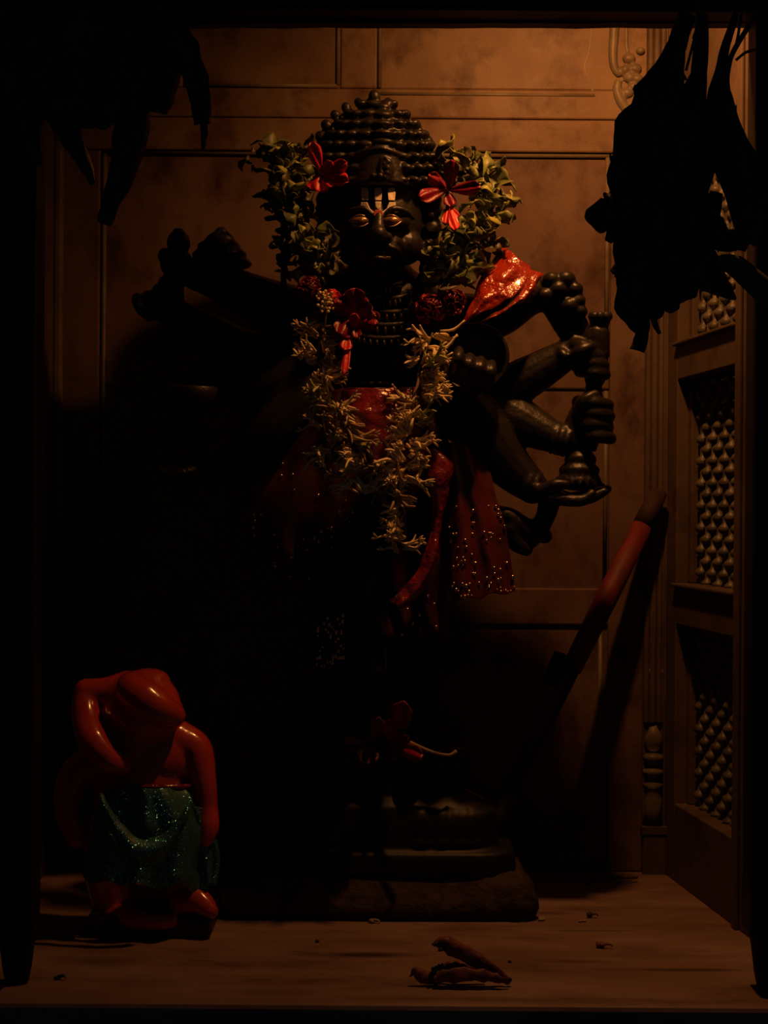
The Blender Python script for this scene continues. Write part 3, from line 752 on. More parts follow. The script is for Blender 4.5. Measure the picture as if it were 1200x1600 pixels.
sa = cloth([((664, 700, -.323), (684, 700, -.323)), ((668, 722, -.334), (708, 728, -.328)), ((672, 760, -.336), (700, 770, -.328)), ((676, 810, -.330), (690, 815, -.326)), ((668, 848, -.336), (688, 856, -.330)), ((652, 890, -.342), (682, 888, -.334)), ((625, 925, -.344), (662, 922, -.336)), ((608, 938, -.344), (630, 950, -.338))],
           16, 60, 1, .004, .2, .008, 0, .003, 40)
o = obj('sash', sa, M_SASH, origin=P(650, 940, -.35), solid=.002)
tag(o, 'curving red satin sash down the front of the statue skirt', 'cloth')
# shoulder cloth, two shiny folds
sc_ = thing('shoulder_cloth', 'shiny orange-red satin cloth over the statue raised right arm', 'cloth', P(780, 490, -.3))
a_ = cloth([((790, 384, -.262), (826, 418, -.285)), ((776, 398, -.275), (826, 436, -.300)), ((758, 424, -.295), (806, 462, -.318)), ((742, 462, -.308), (780, 478, -.325)), ((722, 500, -.316), (748, 490, -.326)), ((719, 506, -.316), (728, 504, -.324))],
           26, 44, 1.5, .003, .9, .012, 0, .005, 45)
obj('fold', a_, M_FOIL, sc_, solid=.0016)
a_ = cloth([((826, 420, -.286), (848, 428, -.290)), ((818, 440, -.300), (838, 448, -.308)), ((800, 470, -.312), (822, 470, -.320)), ((778, 486, -.318), (802, 480, -.326)), ((750, 504, -.320), (778, 492, -.328))],
           16, 40, 1, .003, .2, .008, 0, .004, 45)
obj('fold', a_, M_FOIL, sc_, solid=.0016)

# ------------------------------------------------------------------ leaves and flowers
def leaf_mesh(L, W, curl, twist, fold=.3, n=9, m=4, tip=1.0):
    g = []
    ang = 0; pos = Vector((0, 0, 0)); d = Vector((0, 0, 1))
    for i in range(n + 1):
        t = i / n
        wd = W * (math.sin(PI * min(1, (t * .94 + .04))) ** .75) * (1 if t < .5 else tip)
        a_ = curl * t; tw = twist * t
        ctr = Vector((0, math.sin(a_) * L * t * .8, math.cos(a_) * L * t))
        row = []
        for j in range(m + 1):
            s_ = (j / m - .5) * 2
            x = s_ * wd / 2; y = fold * abs(s_) * wd * .6
            q_ = ctr + Vector((x * math.cos(tw) - y * math.sin(tw), x * math.sin(tw) + y * math.cos(tw), .02 * L * math.sin(9 * t + j)))
            row.append(q_ + Vector(noise.noise_vector(q_ * 110 + Vector((curl * 9, 0, 0)))) * .0035)
        g.append(row)
    return MB().grid(g)
def proto(name, mb, m, solid=.0006):
    """a first mesh whose copies are placed below"""
    me = bpy.data.meshes.new(name); me.from_pydata(mb.v, [], mb.f); me.update()
    for p in me.polygons: p.use_smooth = True
    me.materials.append(m)
    o_ = bpy.data.objects.new(name, me)
    if solid:
        q = o_.modifiers.new('t', 'SOLIDIFY'); q.thickness = solid; q.offset = 0
    return o_
leafs = []
for i in range(10):
    R = random.Random(i); m = [M_LEAF, M_LEAF3, M_LEAF2, M_LEAF, M_LEAF3, M_LEAF2, M_LEAF, M_LEAF3, M_LEAF, M_LEAF2][i]
    leafs.append(proto('leaf', leaf_mesh(R.uniform(.024, .036), R.uniform(.011, .017), R.uniform(.8, 2.6), R.uniform(-2.6, 2.6), R.uniform(.4, 1.1)), m))
def along(pts, t):
    n = len(pts) - 1; f = t * n; i = min(int(f), n - 1); return Vector(pts[i]).lerp(Vector(pts[i + 1]), f - i)
def leaf_garland(label, pts, n, spread, seed):
    th = thing('leaf_garland', label, 'garland', P(*pts[len(pts) // 2]), 'leaf garlands on the statue')
    s_ = MB(); s_.tube([P(*p) for p in pts], .0022, n=6, smooth=4); obj('string', s_, M_STRING, th)
    R = random.Random(seed + 50); bed = MB()
    for k in range(150):
        q = along(pts, (k + R.random()) / 150); sp = spread * .9 * R.random() ** .5; an = R.uniform(0, 2 * PI)
        lm = leaf_mesh(.028, .013, R.uniform(.8, 2.6), R.uniform(-2.6, 2.6), R.uniform(.4, 1.1), 6, 2)
        M_ = Euler((R.uniform(-1.2, 1.2), R.uniform(0, 6.3), R.uniform(0, 6.3))).to_matrix()
        c_ = P(q.x + sp * math.cos(an), q.y + sp * math.sin(an), q.z - .012 * (1 - (sp / spread) ** 2) + R.uniform(0, .01))
        bed.add([M_ @ v + c_ for v in lm.v], lm.f)
    o_ = obj('foliage', bed, M_LEAF3 if seed == 3 else M_LEAF, th, recalc=False); o_['kind'] = 'stuff'
    R = random.Random(seed)
    for k in range(n):
        q = along(pts, (k + R.random()) / n)
        sp = spread * R.random() ** .6; an = R.uniform(0, 2 * PI)
        px, py = q.x + sp * math.cos(an), q.y + sp * math.sin(an)
        p = P(px, py, q.z - .022 * (1 - (sp / spread) ** 2) + R.uniform(-.004, .006))
        inst(R.choice(leafs), 'leaf', th, p, (R.uniform(-1.2, 1.2), R.uniform(0, 2 * PI), R.uniform(0, 2 * PI)), R.uniform(.95, 1.4))
leaf_garland('thick garland of curled green leaves down the left side of the statue head',
             [(415, 252, -.27), (440, 238, -.27), (468, 240, -.27), (455, 268, -.275), (430, 285, -.275), (436, 305, -.28), (468, 300, -.28), (452, 322, -.285), (462, 350, -.29), (480, 372, -.295), (495, 398, -.30), (505, 412, -.305), (480, 410, -.30), (468, 380, -.295)], 98, 25, 3)
leaf_garland('thick looped garland of curled green leaves on the right side of the statue head',
             [(706, 256, -.27), (735, 250, -.27), (752, 270, -.275), (765, 300, -.28), (768, 335, -.285), (755, 360, -.29), (735, 385, -.295), (722, 412, -.30), (700, 432, -.305), (682, 418, -.305), (705, 395, -.30), (725, 350, -.29)], 98, 25, 4)

# jasmine
buds = []
def jasmine_mesh(seed):
    R = random.Random(seed); mb = MB()
    nb = R.randint(5, 7)
    for k in range(nb):
        th = R.gauss(0, .26); ph = R.gauss(0, .35)
        L = R.uniform(.013, .023)
        d = Vector((math.sin(th), math.sin(ph) * .8, math.cos(th) * math.cos(ph))).normalized()
        off = Vector((R.uniform(-.003, .003), R.uniform(-.003, .003), R.uniform(-.003, .003)))
        bend = Vector((R.uniform(-.007, .007), R.uniform(-.005, .005), -.002))
        p0 = off; p1 = off + d * L * .55; p2 = off + d * L + bend
        mb.tube([p0, p1, p2], [.0009, .0014, .0007], n=6, smooth=3)
        if R.random() < .15:
            for q in range(4):
                a_ = q * PI / 2 + R.random(); e = Vector((math.cos(a_) * .005, math.sin(a_) * .005, 0))
                mb.tube([p2, p2 + d * .003 + e * .4, p2 + d * .005 + e * .7], [.0008, .0011, .0004], n=5, smooth=1)
    return mb
for i in range(9):
    buds.append(proto('flower', jasmine_mesh(i + 30), [M_JAS, M_JAS, M_JAS3, M_JAS, M_JAS2, M_JAS, M_JAS3, M_JAS, M_JAS][i], 0))
def jasmine(label, pts, n, spread, seed):
    th = thing('jasmine_garland', label, 'garland', P(*pts[0]))
    s_ = MB(); s_.tube([P(*p) for p in pts], .0016, n=6, smooth=4); obj('string', s_, M_STRING, th)
    R = random.Random(seed)
    for k in range(n):
        t = (k + .5 * R.random()) / n
        q = along(pts, t); an = R.choice([0, PI]) + R.uniform(-.9, .7)
        px, py = q.x + spread * .35 * math.cos(an), q.y + spread * .35 * math.sin(an)
        p = P(px, py, q.z - .006 + R.uniform(-.006, .006))
        inst(R.choice(buds), 'flower', th, p, (R.uniform(-.6, .5), PI / 2 - an + R.uniform(-.5, .5), R.uniform(-.6, .6)), R.uniform(1.15, 1.75))
jasmine('cream jasmine garland hanging in a V over the statue chest, with a tassel',
        [(502, 508, -.345), (500, 535, -.345), (496, 570, -.35), (512, 596, -.35), (520, 625, -.355), (535, 655, -.358), (548, 690, -.362), (570, 720, -.366), (600, 742, -.37), (628, 755, -.372), (632, 735, -.372), (636, 700, -.368), (644, 668, -.364), (650, 640, -.36), (660, 612, -.356), (652, 585, -.352), (664, 552, -.346), (676, 520, -.342)], 90, 22, 5)
jasmine('short withered jasmine tassel hanging below the V garland on the dark skirt',
        [(608, 765, -.372), (626, 790, -.372), (634, 820, -.372), (630, 848, -.372), (622, 864, -.37)], 9, 14, 6)
jasmine('faded jasmine strand on the dark skirt left of the V garland',
        [(505, 660, -.345), (512, 700, -.35), (530, 735, -.355), (560, 760, -.36), (600, 768, -.368)], 12, 26, 9)

# hibiscus
def petal(L, W, curl, seed, ruff=.12):
    R = random.Random(seed); g = []; n, m = 12, 8; s0 = R.uniform(0, 9)
    for i in range(n + 1):
        t = i / n; wd = W * (.18 + .82 * math.sin(PI * .5 * min(1, t * 1.35)) ** 1.2) * (1 if t < .8 else 1 - (t - .8) ** 2 * 9)
        row = []
        for j in range(m + 1):
            s_ = (j / m - .5) * 2
            z = L * t * (1 - .1 * s_ * s_ * t); r_ = math.sin(curl * t) * L * .5
            row.append(Vector((s_ * wd / 2, -r_ + ruff * W * t * math.sin(s_ * 5 + s0 + t * 3) + .15 * wd * s_ * s_, z * math.cos(curl * t * .5))))
        g.append(row)
    return MB().grid(g)
def hibiscus(label, c, m, petals, stamen=None, group=None, name='hibiscus_flower'):
    """petals: list of (angle in the picture from up, clockwise, length px, width px, tilt forwards)"""
    C_ = P(*c); th = thing(name, label, 'flower', C_, group)
    k = (c[2] + D0) / F
    for i, (a_, L, W, tilt) in enumerate(petals):
        mb = petal(L * k, W * k, .7, i + len(label) + int(c[0]), .16)
        M_ = Matrix.Rotation(math.radians(a_), 3, 'Y') @ Matrix.Rotation(math.radians(tilt), 3, 'X')
        mb.v = [M_ @ v + C_ + Vector((0, -.004 + .001 * i, 0)) for v in mb.v]
        obj('petal', mb, m, th, solid=.0008)
    if stamen:
        s_ = MB(); a_, L = stamen
        d = Vector((math.sin(math.radians(a_)), -.5, math.cos(math.radians(a_)))).normalized() * L * k
        s_.tube([C_, C_ + d * .5, C_ + d], [.0014, .0012, .001], n=6)
        for q in range(14):
            s_.ell(C_ + d * (.5 + .5 * q / 14) + Vector(noise.noise_vector(Vector((q * 3.1, c[0], 0)))) * .006, .0013, None, 6, 5)
        obj('stamen', s_, M_STAMEN, th)
    cal = MB(); cal.ell(C_ + Vector((0, .004, 0)), (.005, .006, .005)); obj('calyx', cal, M_LEAF3, th)
    return th
hibiscus('bright scarlet hibiscus at the top left of the statue crown', (502, 272, -.315), M_HIB,
         [(-18, 52, 22, 8), (75, 50, 22, 12), (112, 56, 24, 15), (150, 34, 30, 10), (195, 34, 34, 5), (55, 30, 22, 20)], None)
hibiscus('large dark crimson hibiscus with a long stamen right of the statue brow', (700, 297, -.322), M_HIB2,
         [(8, 48, 24, 10), (92, 58, 22, 12), (-112, 60, 24, 14), (-58, 42, 22, 8), (172, 34, 20, 12)], None)
hibiscus('narrow scarlet petal flower drooping below the dark crimson hibiscus', (702, 322, -.327), M_HIB,
         [(168, 52, 16, 12), (195, 36, 12, 6), (150, 28, 12, 8)], (170, 40))
hibiscus('crimson hibiscus on the statue chest with a trailing red petal', (556, 490, -.352), M_HIB2,
         [(-5, 42, 34, 10), (70, 32, 36, 15), (125, 44, 40, 10), (215, 52, 34, 12), (-60, 40, 36, 12), (180, 46, 22, 8)], (95, 34))
hibiscus('thin scarlet petal flower trailing under the chest hibiscus', (548, 520, -.356), M_HIB,
         [(200, 36, 22, 12), (188, 78, 12, 6), (15, 34, 16, 12)], None)
def pom(label, c, m, rpx, seed, n=26, name='ruffled_flower'):
    C_ = P(*c); th = thing(name, label, 'flower', C_); R = random.Random(seed); k = (c[2] + D0) / F
    cnt = 0
    for i in range(n):
        a_, b_ = R.uniform(0, 2 * PI), R.uniform(-.1, 1.3)
        mb = petal(rpx * k * R.uniform(.7, 1.0), rpx * k * .95, R.uniform(.2, 1.2), seed * 40 + i, .16)
        M_ = Matrix.Rotation(a_, 3, 'Y') @ Matrix.Rotation(b_, 3, 'X')
        mb.v = [M_ @ v + C_ for v in mb.v]
        obj('petal', mb, m, th, solid=.0006)
    ce = MB(); ce.ell(C_, (.008, .006, .008)); obj('calyx', ce, M_LEAF3, th)
pom('ruffled crimson flower at the left shoulder under the leaf garland', (482, 455, -.325), M_HIB2, 26, 1)
pom('ruffled scarlet flower beside the pale bud cluster at the left collar', (518, 470, -.335), M_HIB, 22, 2, 16)
pom('ruffled dark crimson flower under the leaf garland at the right collar', (672, 482, -.325), M_HIB2, 30, 3)
pom('ruffled crimson flower tucked against the orange satin cloth', (706, 472, -.33), M_HIB2, 26, 4, 20)
# pale pollen cluster
ck = thing('bud_cluster', 'pale yellowish bud cluster between the two red flowers at the left collar', 'flower', P(508, 465, -.352))
R = random.Random(12); cm = MB()
for i in range(46):
    cm.ell(P(506 + R.gauss(0, 6), 465 + R.gauss(0, 11) , -.356 + R.uniform(-.006, .006)), .0022, None, 7, 5)
obj('blossom', cm, M_JAS, ck); cm = MB(); cm.tube(PP([(506, 460, -.352), (509, 490, -.35), (506, 515, -.346)]), .0015); obj('stem', cm, M_STRING, ck)

# flowers at the statue feet
hibiscus('wilted dark red hibiscus standing upright on the pedestal top', (612, 1160, -.295), M_HIB2,
         [(15, 78, 36, 5), (60, 36, 26, 20), (110, 70, 26, 25), (-12, 48, 26, 12), (150, 30, 26, 10)], None)
hibiscus('wilted red hibiscus drooping over the front edge of the pedestal', (578, 1160, -.312), M_HIB3,
         [(20, 52, 22, 10), (195, 36, 26, 8), (165, 34, 18, 8), (225, 34, 20, 6), (-80, 50, 12, 10), (35, 34, 12, 12)], None)
fl = MB(); fl.tube(PP([(640, 1160, -.29), (672, 1174, -.29), (700, 1180, -.295), (713, 1174, -.295)]), [.003, .0025, .002, .003])
o = obj('flower_stalk', fl, M_PALE, origin=P(690, 1180, -.29)); tag(o, 'thin pale stalk lying at the right of the pedestal top', 'stalk')

# spent hibiscus on the floor
fx, fy = floor_at(740, 1530)
Cf = Vector((fx, fy, .006))
th = thing('wilted_flower', 'rolled-up wilted red hibiscus lying on the front marble floor', 'flower', (fx, fy, 0))
def FP(px, py, z):
    d = (HC - z) * F / (py - 800); return Vector(((px - 600) * d / F, d - D0, z))
def wp(seq, rad, name, m):
    q = MB(); q.tube(seq, [a * .72 for a in rad], n=12, smooth=7, flat=.6)
    for v in q.v: v += Vector(noise.noise_vector(v * 110)) * .0034
    obj(name, q, m, th)
yq = FP(740, 1532, .006).y
wp([P(798, 1532, yq), P(765, 1512, yq), P(725, 1490, yq), P(690, 1473, yq), P(682, 1468, yq)], [.004, .010, .014, .012, .006], 'petal', M_HIB3)
wp([P(795, 1534, yq - .01), P(755, 1524, yq - .01), P(710, 1524, yq - .01), P(680, 1530, yq - .01)], [.004, .010, .012, .008], 'petal', M_HIB3)
wp([P(760, 1520, yq + .008), P(712, 1510, yq + .008), P(684, 1512, yq + .008)], [.006, .009, .005], 'petal', M_HIB3)
wp([P(686, 1532, yq), P(662, 1526, yq), P(648, 1518, yq), P(640, 1527, yq)], [.009, .010, .007, .004], 'petal', M_HIB3)
wp([P(790, 1530, yq), P(797, 1534, yq), P(800, 1536, yq)], [.003, .006, .004], 'calyx', M_HIB3)
for (x, y, r) in [(686, 1472, 5), (692, 1482, 5), (683, 1514, 6), (694, 1508, 5), (676, 1522, 5)]:
    wp([P(x, y, yq - .004), P(x - 5, y + 2, yq - .006), P(x - 8, y, yq - .004)], [.004, .004, .002], 'petal_edge', M_BLACKM)

# scraps on the floor
def scrap(name, label, cat, px, py, m, sz, seed, h=.008, tail=True):
    c = FP(px, py, h * .5); q = MB(); R = random.Random(seed)
    for i in range(3):
        q.ell(c + Vector((R.uniform(-.4, .4) * sz, R.uniform(-.3, .3) * sz, 0)), (sz * R.uniform(.35, .6), sz * .4, h * .5), (R.uniform(-.2, .2), 0, R.uniform(0, 3)), 10, 7)
    if tail: q.tube([c, c + Vector((sz * 1.2, -.002, .002)), c + Vector((sz * 1.7, -.004, -.001))], [.003, .0015, .0008])
    zmin = min(v.z for v in q.v)
    for v in q.v: v.z -= zmin
    for v in q.v: v += Vector(noise.noise_vector(v * 150)) * .001; v.z = max(v.z, .0002)
    o_ = obj(name, q, m, origin=(c.x, c.y, 0)); tag(o_, label, cat)
scrap('dried_bud', 'small dark dried bud on the right floor, nearer of two', 'bud', 943, 1474, M_HIB3, .009, 1)
scrap('dried_bud', 'small dark dried bud on the right floor beside a pale scrap', 'bud', 924, 1427, M_BLACKM, .008, 2)
scrap('petal_scrap', 'pale petal scrap under the farther dried bud on the floor', 'petal', 914, 1436, M_PALE, .007, 3, .003, False)
scrap('petal_scrap', 'pale petal scrap at the right front corner of the stone slab', 'petal', 852, 1434, M_PALE, .010, 4, .004, False)
scrap('petal_scrap', 'pale petal scrap at the middle front of the stone slab', 'petal', 583, 1440, M_PALE, .008, 5, .004)
scrap('dried_bud', 'tiny dark bud left of centre on the front floor', 'bud', 500, 1471, M_BLACKM, .004, 6, .004, False)
scrap('dried_bud', 'tiny dark speck of bud left on the floor, nearest the left post', 'bud', 96, 1532, M_BLACKM, .006, 7, .003)
scrap('dried_bud', 'tiny dark bud right of the wilted flower on the floor', 'bud', 802, 1501, M_BLACKM, .004, 8, .003, False)
tw = MB()
for i, s_ in enumerate([[(905, 1352), (925, 1350), (948, 1360)], [(880, 1356), (900, 1352), (918, 1356), (940, 1362)], [(915, 1345), (930, 1356)], [(960, 1355), (985, 1352), (1000, 1356)], [(970, 1357), (992, 1358)]]):
    tw.tube([FP(x, max(y, 1366) + 2, .002 + .006 * (1364 - min(y, 1364)) / 10) for x, y in s_], [.0022, .003, .002, .001][:len(s_)], n=6)
for v in tw.v: v.z = max(v.z, .0003)
o = obj('dry_twigs', tw, M_LEAF3, origin=FP(930, 1368, 0)); tag(o, 'dry leaf and twig litter at the foot of the back wall', 'twig')
o['kind'] = 'stuff'

# ------------------------------------------------------------------ red pole leaning on the back wall
top = Vector((P(1030, 768, -.026).x, -.027, P(1030, 768, -.026).z)); mid = P(893, 1045, -.115)
dv = (mid - top); bot = top + dv * ((top.z - .012) / (top.z - mid.z))
polt = thing('wooden_pole', 'red painted wooden pole with a bare tip leaning on the right of the back wall', 'pole', (bot.x, bot.y, 0))
q = MB(); q.tube([top, top + dv * .12, top + dv * .2], [.013, .015, .0155], n=14, smooth=1); obj('bare_tip', q, M_POLEBARE, polt)
q = MB(); q.tube([top + dv * .2, top + dv * .6, mid], [.0155, .017, .015], n=14, smooth=1); obj('shaft', q, M_POLE, polt)
q = MB(); q.tube([mid, mid + (bot - mid) * .5, bot], [.013, .012, .011], n=14, smooth=1); obj('lower_shaft', q, M_BLACKM, polt)
ax = dv.normalized(); sd = Vector((-1, 0, -.25)).normalized()
q = MB()
c0 = P(868, 1040, -.115)
q.add([P(848, 1062, -.122), P(866, 1016, -.122), P(884, 1022, -.122), P(896, 1058, -.122), P(886, 1076, -.122), P(858, 1072, -.122),
       P(848, 1062, -.104), P(866, 1016, -.104), P(884, 1022, -.104), P(896, 1058, -.104), P(886, 1076, -.104), P(858, 1072, -.104)],
      [(0, 1, 2, 3, 4, 5), (11, 10, 9, 8, 7, 6)] + [(i, i + 6, (i + 1) % 6 + 6, (i + 1) % 6) for i in range(6)])
obj('axe_blade', q, M_BLACKM, polt, smooth=False, bevel=.002)

# ------------------------------------------------------------------ small orange statue
YO = -.365
so = thing('small_statue', 'small glossy orange squat figure standing at the left front of the niche', 'statue', (P(230, 1470, YO).x, YO, 0))
bs = MB()
bx0, bx1 = P(134, 1470, -.41).x, P(329, 1470, -.41).x
bs.box(bx0, bx1, -.41, -.31, 0.0, .030)
rs = MB(); n_ = 10
for ix in range(n_ + 1): pass
obj('base', bs, M_BASE, so, smooth=False, bevel=.006)
b_ = MB()
def E(px, py, y, rx, ry, rz, rot=None): b_.ell(P(px, py, y), (S_(rx, y), S_(ry, y), S_(rz, y)), rot, 22, 14)
E(222, 1235, YO, 78, 50, 85)                      # belly
E(235, 1185, YO, 78, 46, 56)                      # chest
E(222, 1108, YO - .01, 62, 56, 62)                # head
E(262, 1112, YO - .025, 24, 34, 26, (0, .5, 0))   # hair / brow roll
b_.limb([P(206, 1076, YO - .038), P(226, 1092, YO - .048), P(250, 1108, YO - .050), P(272, 1118, YO - .038)], [.022, .025, .022, .016])
E(208, 1150, YO - .008, 48, 44, 52)                # face and jaw
E(172, 1185, YO - .005, 34, 34, 30)
E(220, 1185, YO - .012, 34, 28, 32)
E(232, 1062, YO - .005, 34, 34, 18)
b_.limb([P(200, 1068, YO), P(165, 1078, YO - .01), P(136, 1082, YO - .012)], [.018, .017, .019])
b_.limb([P(134, 1086, YO - .012), P(134, 1120, YO - .03), P(146, 1158, YO - .055), P(170, 1186, YO - .062), P(190, 1196, YO - .055)], [.018, .019, .021, .017, .014])
b_.limb([P(278, 1155, YO), P(306, 1172, YO - .005), P(318, 1215, YO - .015), P(324, 1262, YO - .02), P(327, 1292, YO - .03), P(322, 1312, YO - .035)], [.026, .023, .017, .0145, .014, .010])
b_.limb([P(160, 1180, YO), P(118, 1210, YO - .005), P(106, 1260, YO - .01), P(118, 1310, YO - .02)], [.024, .022, .018, .013])
b_.limb([P(190, 1290, YO), P(172, 1350, YO), P(180, 1405, YO), P(188, 1425, YO)], [.042, .036, .030, .024])
b_.limb([P(268, 1290, YO), P(285, 1350, YO), P(285, 1400, YO), P(283, 1425, YO)], [.042, .034, .026, .020])
b_.limb([P(285, 1410, YO - .02), P(308, 1406, YO - .03), P(330, 1424, YO - .045)], [.020, .019, .010])
b_.limb([P(175, 1430, YO - .01), P(205, 1436, YO - .035), P(245, 1440, YO - .042), P(268, 1438, YO - .042)], [.022, .015, .012, .010])
obj('body', b_, M_ORANGE, so, remesh=.003, smooths=5)
# teal skirt
sk = thing('glitter_skirt', 'teal glitter cloth tied round the waist of the small orange statue', 'cloth', P(235, 1300, YO - .05))
s1 = cloth([((176, 1228, -.40), (282, 1228, -.40)), ((162, 1250, -.405), (300, 1246, -.405)), ((150, 1290, -.408), (322, 1290, -.402)), ((138, 1330, -.408), (328, 1335, -.402)), ((132, 1362, -.408), (330, 1375, -.402)), ((138, 1378, -.408), (322, 1392, -.402))],
           70, 60, 3.3, .006, 1.4, .030, 4, .009, 22)
obj('wrap', s1, M_TEAL, sk, solid=.0014)
g = []
for j in range(26):       # the swag that dips in the middle
    t = j / 25; row = []
    for i in range(17):
        s_ = i / 16
        cx = 155 + 140 * t; dip = 1 - (2 * t - 1.1) ** 2 / 1.1
        top_ = 1268 - 8 * t + 78 * max(0, dip) * (1 if True else 0)
        hgt = (24 + 18 * math.sin(PI * t))
        py = top_ - 30 + hgt * s_
        yy = -.438 - .012 * math.sin(PI * t) - .010 * math.sin(PI * s_)
        p = P(cx, py, yy); p += Vector(noise.noise_vector(p * 60)) * .003; row.append(p)
    g.append(row)
obj('swag', MB().grid(g), M_TEAL, sk, solid=.0014)
bt = MB(); bt.tube([P(240 + 62 * math.cos(t), 1227 + 3 * math.sin(t), -.372 - .045 * math.sin(t)) for t in [PI * i / 12 for i in range(13)]], .0035, n=8, smooth=1)
obj('waist_cord', bt, M_SASH, sk)
tl = cloth([((300, 1260, -.40), (318, 1262, -.395)), ((306, 1300, -.402), (334, 1300, -.395)), ((312, 1350, -.402), (344, 1345, -.395)), ((318, 1380, -.402), (340, 1385, -.395))], 14, 30, 2, .003, 0, .004)
obj('tail', tl, M_TEAL, sk, solid=.0014)

# ------------------------------------------------------------------ bunches of dry mango leaves hanging from the beam
def hleaf(th, outline_pts, wpx, y, m=M_DRYLEAF, cup=.25, seed=0, ragged=True, name='leaf'):
    """a drooping leaf: midrib through pixel points, its width in pixels along it"""
    pts = [P(px, py, y + dy) for px, py, dy in outline_pts]
    n = len(pts) - 1; g = []; K = 8
    q = []
    for i in range(n):
        p0, p1, p2, p3 = pts[max(i - 1, 0)], pts[i], pts[i + 1], pts[min(i + 2, n)]
        for k in range(K):
            t = k / K; q.append(.5 * ((2 * p1) + (p2 - p0) * t + (2 * p0 - 5 * p1 + 4 * p2 - p3) * t * t + (3 * p1 - p0 - 3 * p2 + p3) * t ** 3))
    q.append(pts[-1]); N = len(q) - 1
    R = random.Random(seed)
    for i, p in enumerate(q):
        t = i / N; d = (q[min(i + 1, N)] - q[max(i - 1, 0)]).normalized()
        sd = d.cross(Vector((0, 1, 0))).normalized()
        f = t * (len(wpx) - 1); a_ = min(int(f), len(wpx) - 2); wd = S_(wpx[a_] * (1 - f + a_) + wpx[a_ + 1] * (f - a_), y) / 2
        row = []
        for j in range(7):
            s_ = (j / 6 - .5) * 2
            rg_ = 1 + (.22 * noise.noise(Vector((t * 9, s_ * 3, seed))) if ragged else 0)
            row.append(p + sd * s_ * wd * rg_ + Vector((0, cup * wd * (s_ * s_) + .2 * wd * math.sin(t * 6 + s_ * 2 + seed), 0)))
        g.append(row)
    o_ = obj(name, MB().grid(g), m, th, solid=.0009)
    return o_
YL = -.665
rb = thing('hanging_leaf_bunch', 'black withered leaf bunch hanging from the beam at the right', 'leaves', P(1060, 60, YL), 'dry leaf bunches hung from the beam')
RB = [
 ([(1075, 20, 0), (1050, 90, 0), (1015, 150, 0), (990, 200, .005)], [26, 34, 52, 14]),
 ([(1060, 60, 0), (1040, 130, -.01), (1010, 200, -.01), (990, 290, -.01), (985, 380, 0)], [20, 60, 92, 74, 30]),
 ([(1100, 20, 0), (1094, 110, .01), (1062, 220, 0), (1040, 330, 0), (1035, 450, .01)], [12, 22, 78, 104, 60]),
 ([(1090, 40, .01), (1082, 160, .015), (1066, 280, .01), (1060, 400, .01)], [5, 16, 74, 50]),
 ([(1000, 270, .01), (990, 340, 0), (1010, 420, 0), (1020, 470, 0)], [50, 62, 100, 60]),
 ([(1150, 20, 0), (1128, 100, 0), (1120, 180, .01), (1092, 300, .01), (1070, 380, 0)], [8, 18, 44, 30, 50]),
 ([(1170, 40, 0), (1142, 90, -.005), (1132, 140, 0), (1145, 240, 0), (1165, 330, 0), (1158, 392, 0)], [8, 8, 18, 62, 46, 14]),
 ([(1160, 220, .01), (1180, 280, .01), (1186, 340, 0), (1170, 380, 0)], [20, 40, 46, 20]),
 ([(1000, 300, .005), (962, 325, 0), (940, 330, 0), (928, 318, 0)], [70, 60, 58, 30]),
 ([(990, 345, .008), (965, 355, 0), (950, 378, 0)], [40, 30, 10]),
 ([(1015, 380, .01), (985, 410, .01), (955, 425, .01)], [60, 40, 6]),
 ([(1000, 390, 0), (1000, 440, 0), (992, 480, 0), (1003, 520, 0), (996, 548, 0)], [50, 76, 60, 20, 24]),
 ([(1020, 420, 0), (1026, 480, -.003), (1022, 500, 0), (1031, 522, 0)], [40, 30, 10, 5]),
 ([(1060, 370, 0), (1060, 430, 0), (1050, 470, 0), (1056, 486, 0)], [70, 84, 40, 12]),
 ([(1060, 380, 0), (1100, 420, -.003), (1130, 450, 0), (1150, 468, 0)], [60, 62, 30, 3]),
 ([(1080, 330, .005), (1096, 385, .005), (1090, 420, .005)], [40, 44, 50]),
 ([(1120, 300, 0), (1110, 340, 0), (1130, 372, .003), (1165, 372, 0)], [20, 40, 44, 26]),
 ([(1000, 190, 0), (985, 215, 0), (972, 240, 0), (967, 270, 0)], [50, 40, 24, 20]),
 ([(1020, 130, 0), (1004, 140, 0), (990, 136, 0)], [18, 16, 8]),
 ([(970, 240, 0), (960, 252, 0), (954, 244, 0)], [12, 9, 4]),
 ([(972, 250, .003), (968, 290, 0), (972, 330, 0)], [14, 16, 20]),
 ([(1052, 180, .004), (1058, 260, .004), (1074, 340, .002)], [50, 80, 50]),
]
for i, (p, wd) in enumerate(RB): hleaf(rb, p, wd, YL - .002 * (i % 3), seed=i)
hleaf(rb, [(1120, 408, 0), (1150, 415, 0), (1180, 440, 0), (1215, 470, 0)], [16, 34, 40, 44], YL - .01, M_LEAF3, seed=40, ragged=False)
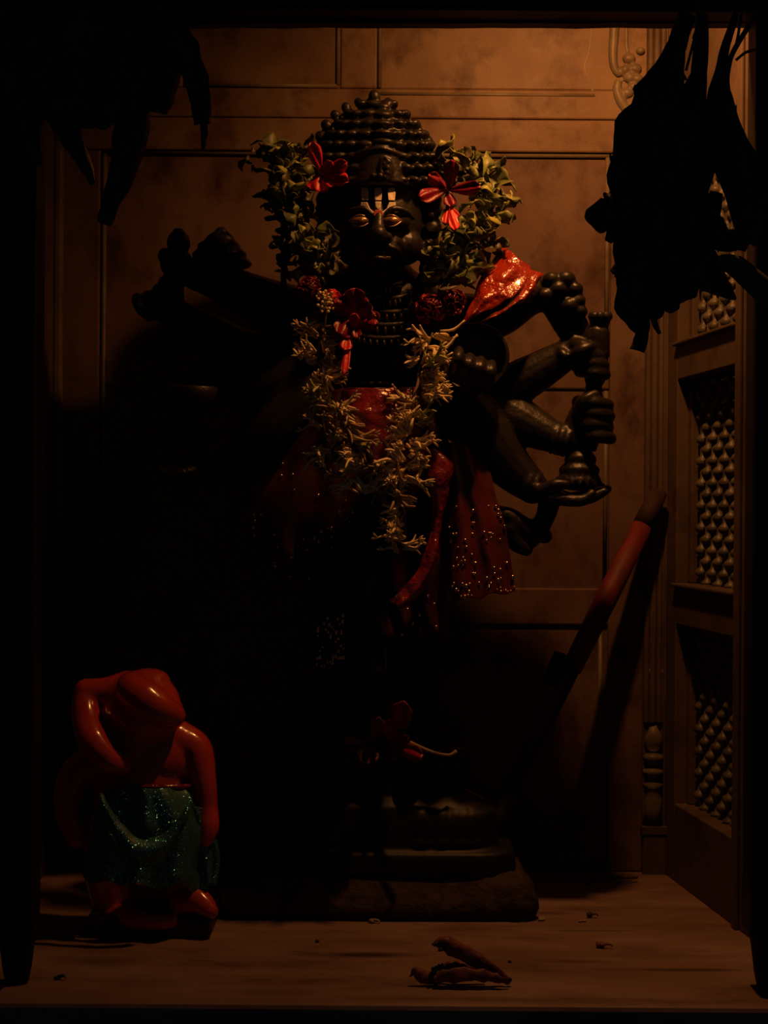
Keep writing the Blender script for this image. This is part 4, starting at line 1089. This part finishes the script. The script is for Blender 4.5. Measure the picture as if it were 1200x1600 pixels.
for i, p in enumerate([[(1100, 0, 0), (1085, 60, 0), (1072, 110, 0)], [(1160, 10, 0), (1150, 70, 0), (1130, 120, 0)], [(1180, 78, 0), (1165, 82, 0), (1150, 94, 0)], [(1056, 110, 0), (1066, 115, 0), (1072, 125, 0)]]):
    q = MB(); q.tube([P(a, b_c, YL + c) for a, b_c, c in p], .0018, n=6); obj('stem', q, M_DRYLEAF, rb)
q = MB(); q.tube([P(1090, -30, YL + .012), P(1092, 30, YL + .008), P(1085, 60, YL)], .003, n=6); obj('string', q, M_STRING, rb)

lb_ = thing('hanging_leaf_bunch', 'black withered leaf bunch hanging from the beam at the left', 'leaves', P(180, 60, YL), 'dry leaf bunches hung from the beam')
LBN = [
 ([(200, -20, 0), (215, 60, 0), (225, 120, 0), (228, 175, 0)], [90, 110, 90, 44]),
 ([(240, -20, 0), (270, 50, 0), (298, 100, 0), (312, 150, 0), (316, 194, 0)], [90, 56, 40, 34, 26]),
 ([(316, 185, 0), (319, 205, 0), (317, 234, 0)], [10, 12, 4]),
 ([(265, -10, 0), (262, 70, 0), (250, 130, 0), (244, 176, 0)], [50, 60, 56, 32]),
 ([(150, -20, 0), (185, 80, 0), (205, 180, 0), (195, 250, 0), (175, 310, 0), (162, 350, 0)], [100, 110, 60, 46, 30, 20]),
 ([(100, -20, 0), (120, 80, 0), (130, 150, 0), (128, 200, 0)], [120, 120, 90, 30]),
 ([(60, -20, 0), (70, 80, 0), (85, 150, 0), (92, 210, 0)], [120, 90, 60, 10]),
 ([(90, 140, 0), (105, 200, 0), (122, 240, 0), (146, 288, 0)], [60, 40, 24, 6]),
 ([(150, 40, 0), (165, 110, 0), (165, 165, 0), (178, 195, 0)], [90, 90, 80, 30]),
 ([(30, -20, 0), (30, 90, 0), (40, 190, 0), (60, 260, 0)], [60, 80, 60, 10]),
 ([(200, 60, 0), (185, 120, 0), (170, 160, 0)], [90, 90, 60]),
]
for i, (p, wd) in enumerate(LBN): hleaf(lb_, p, wd, YL - .002 * (i % 3), seed=60 + i)
hleaf(lb_, [(108, 90, -.16), (112, 170, -.06), (122, 215, 0), (131, 245, 0), (139, 268, 0), (146, 288, 0)], [3, 4, 10, 18, 16, 3], YL + .22, M_YLEAF, seed=90, ragged=False)
q = MB(); q.tube([P(200, -40, YL + .01), P(190, 20, YL)], .003, n=6); obj('string', q, M_STRING, lb_)
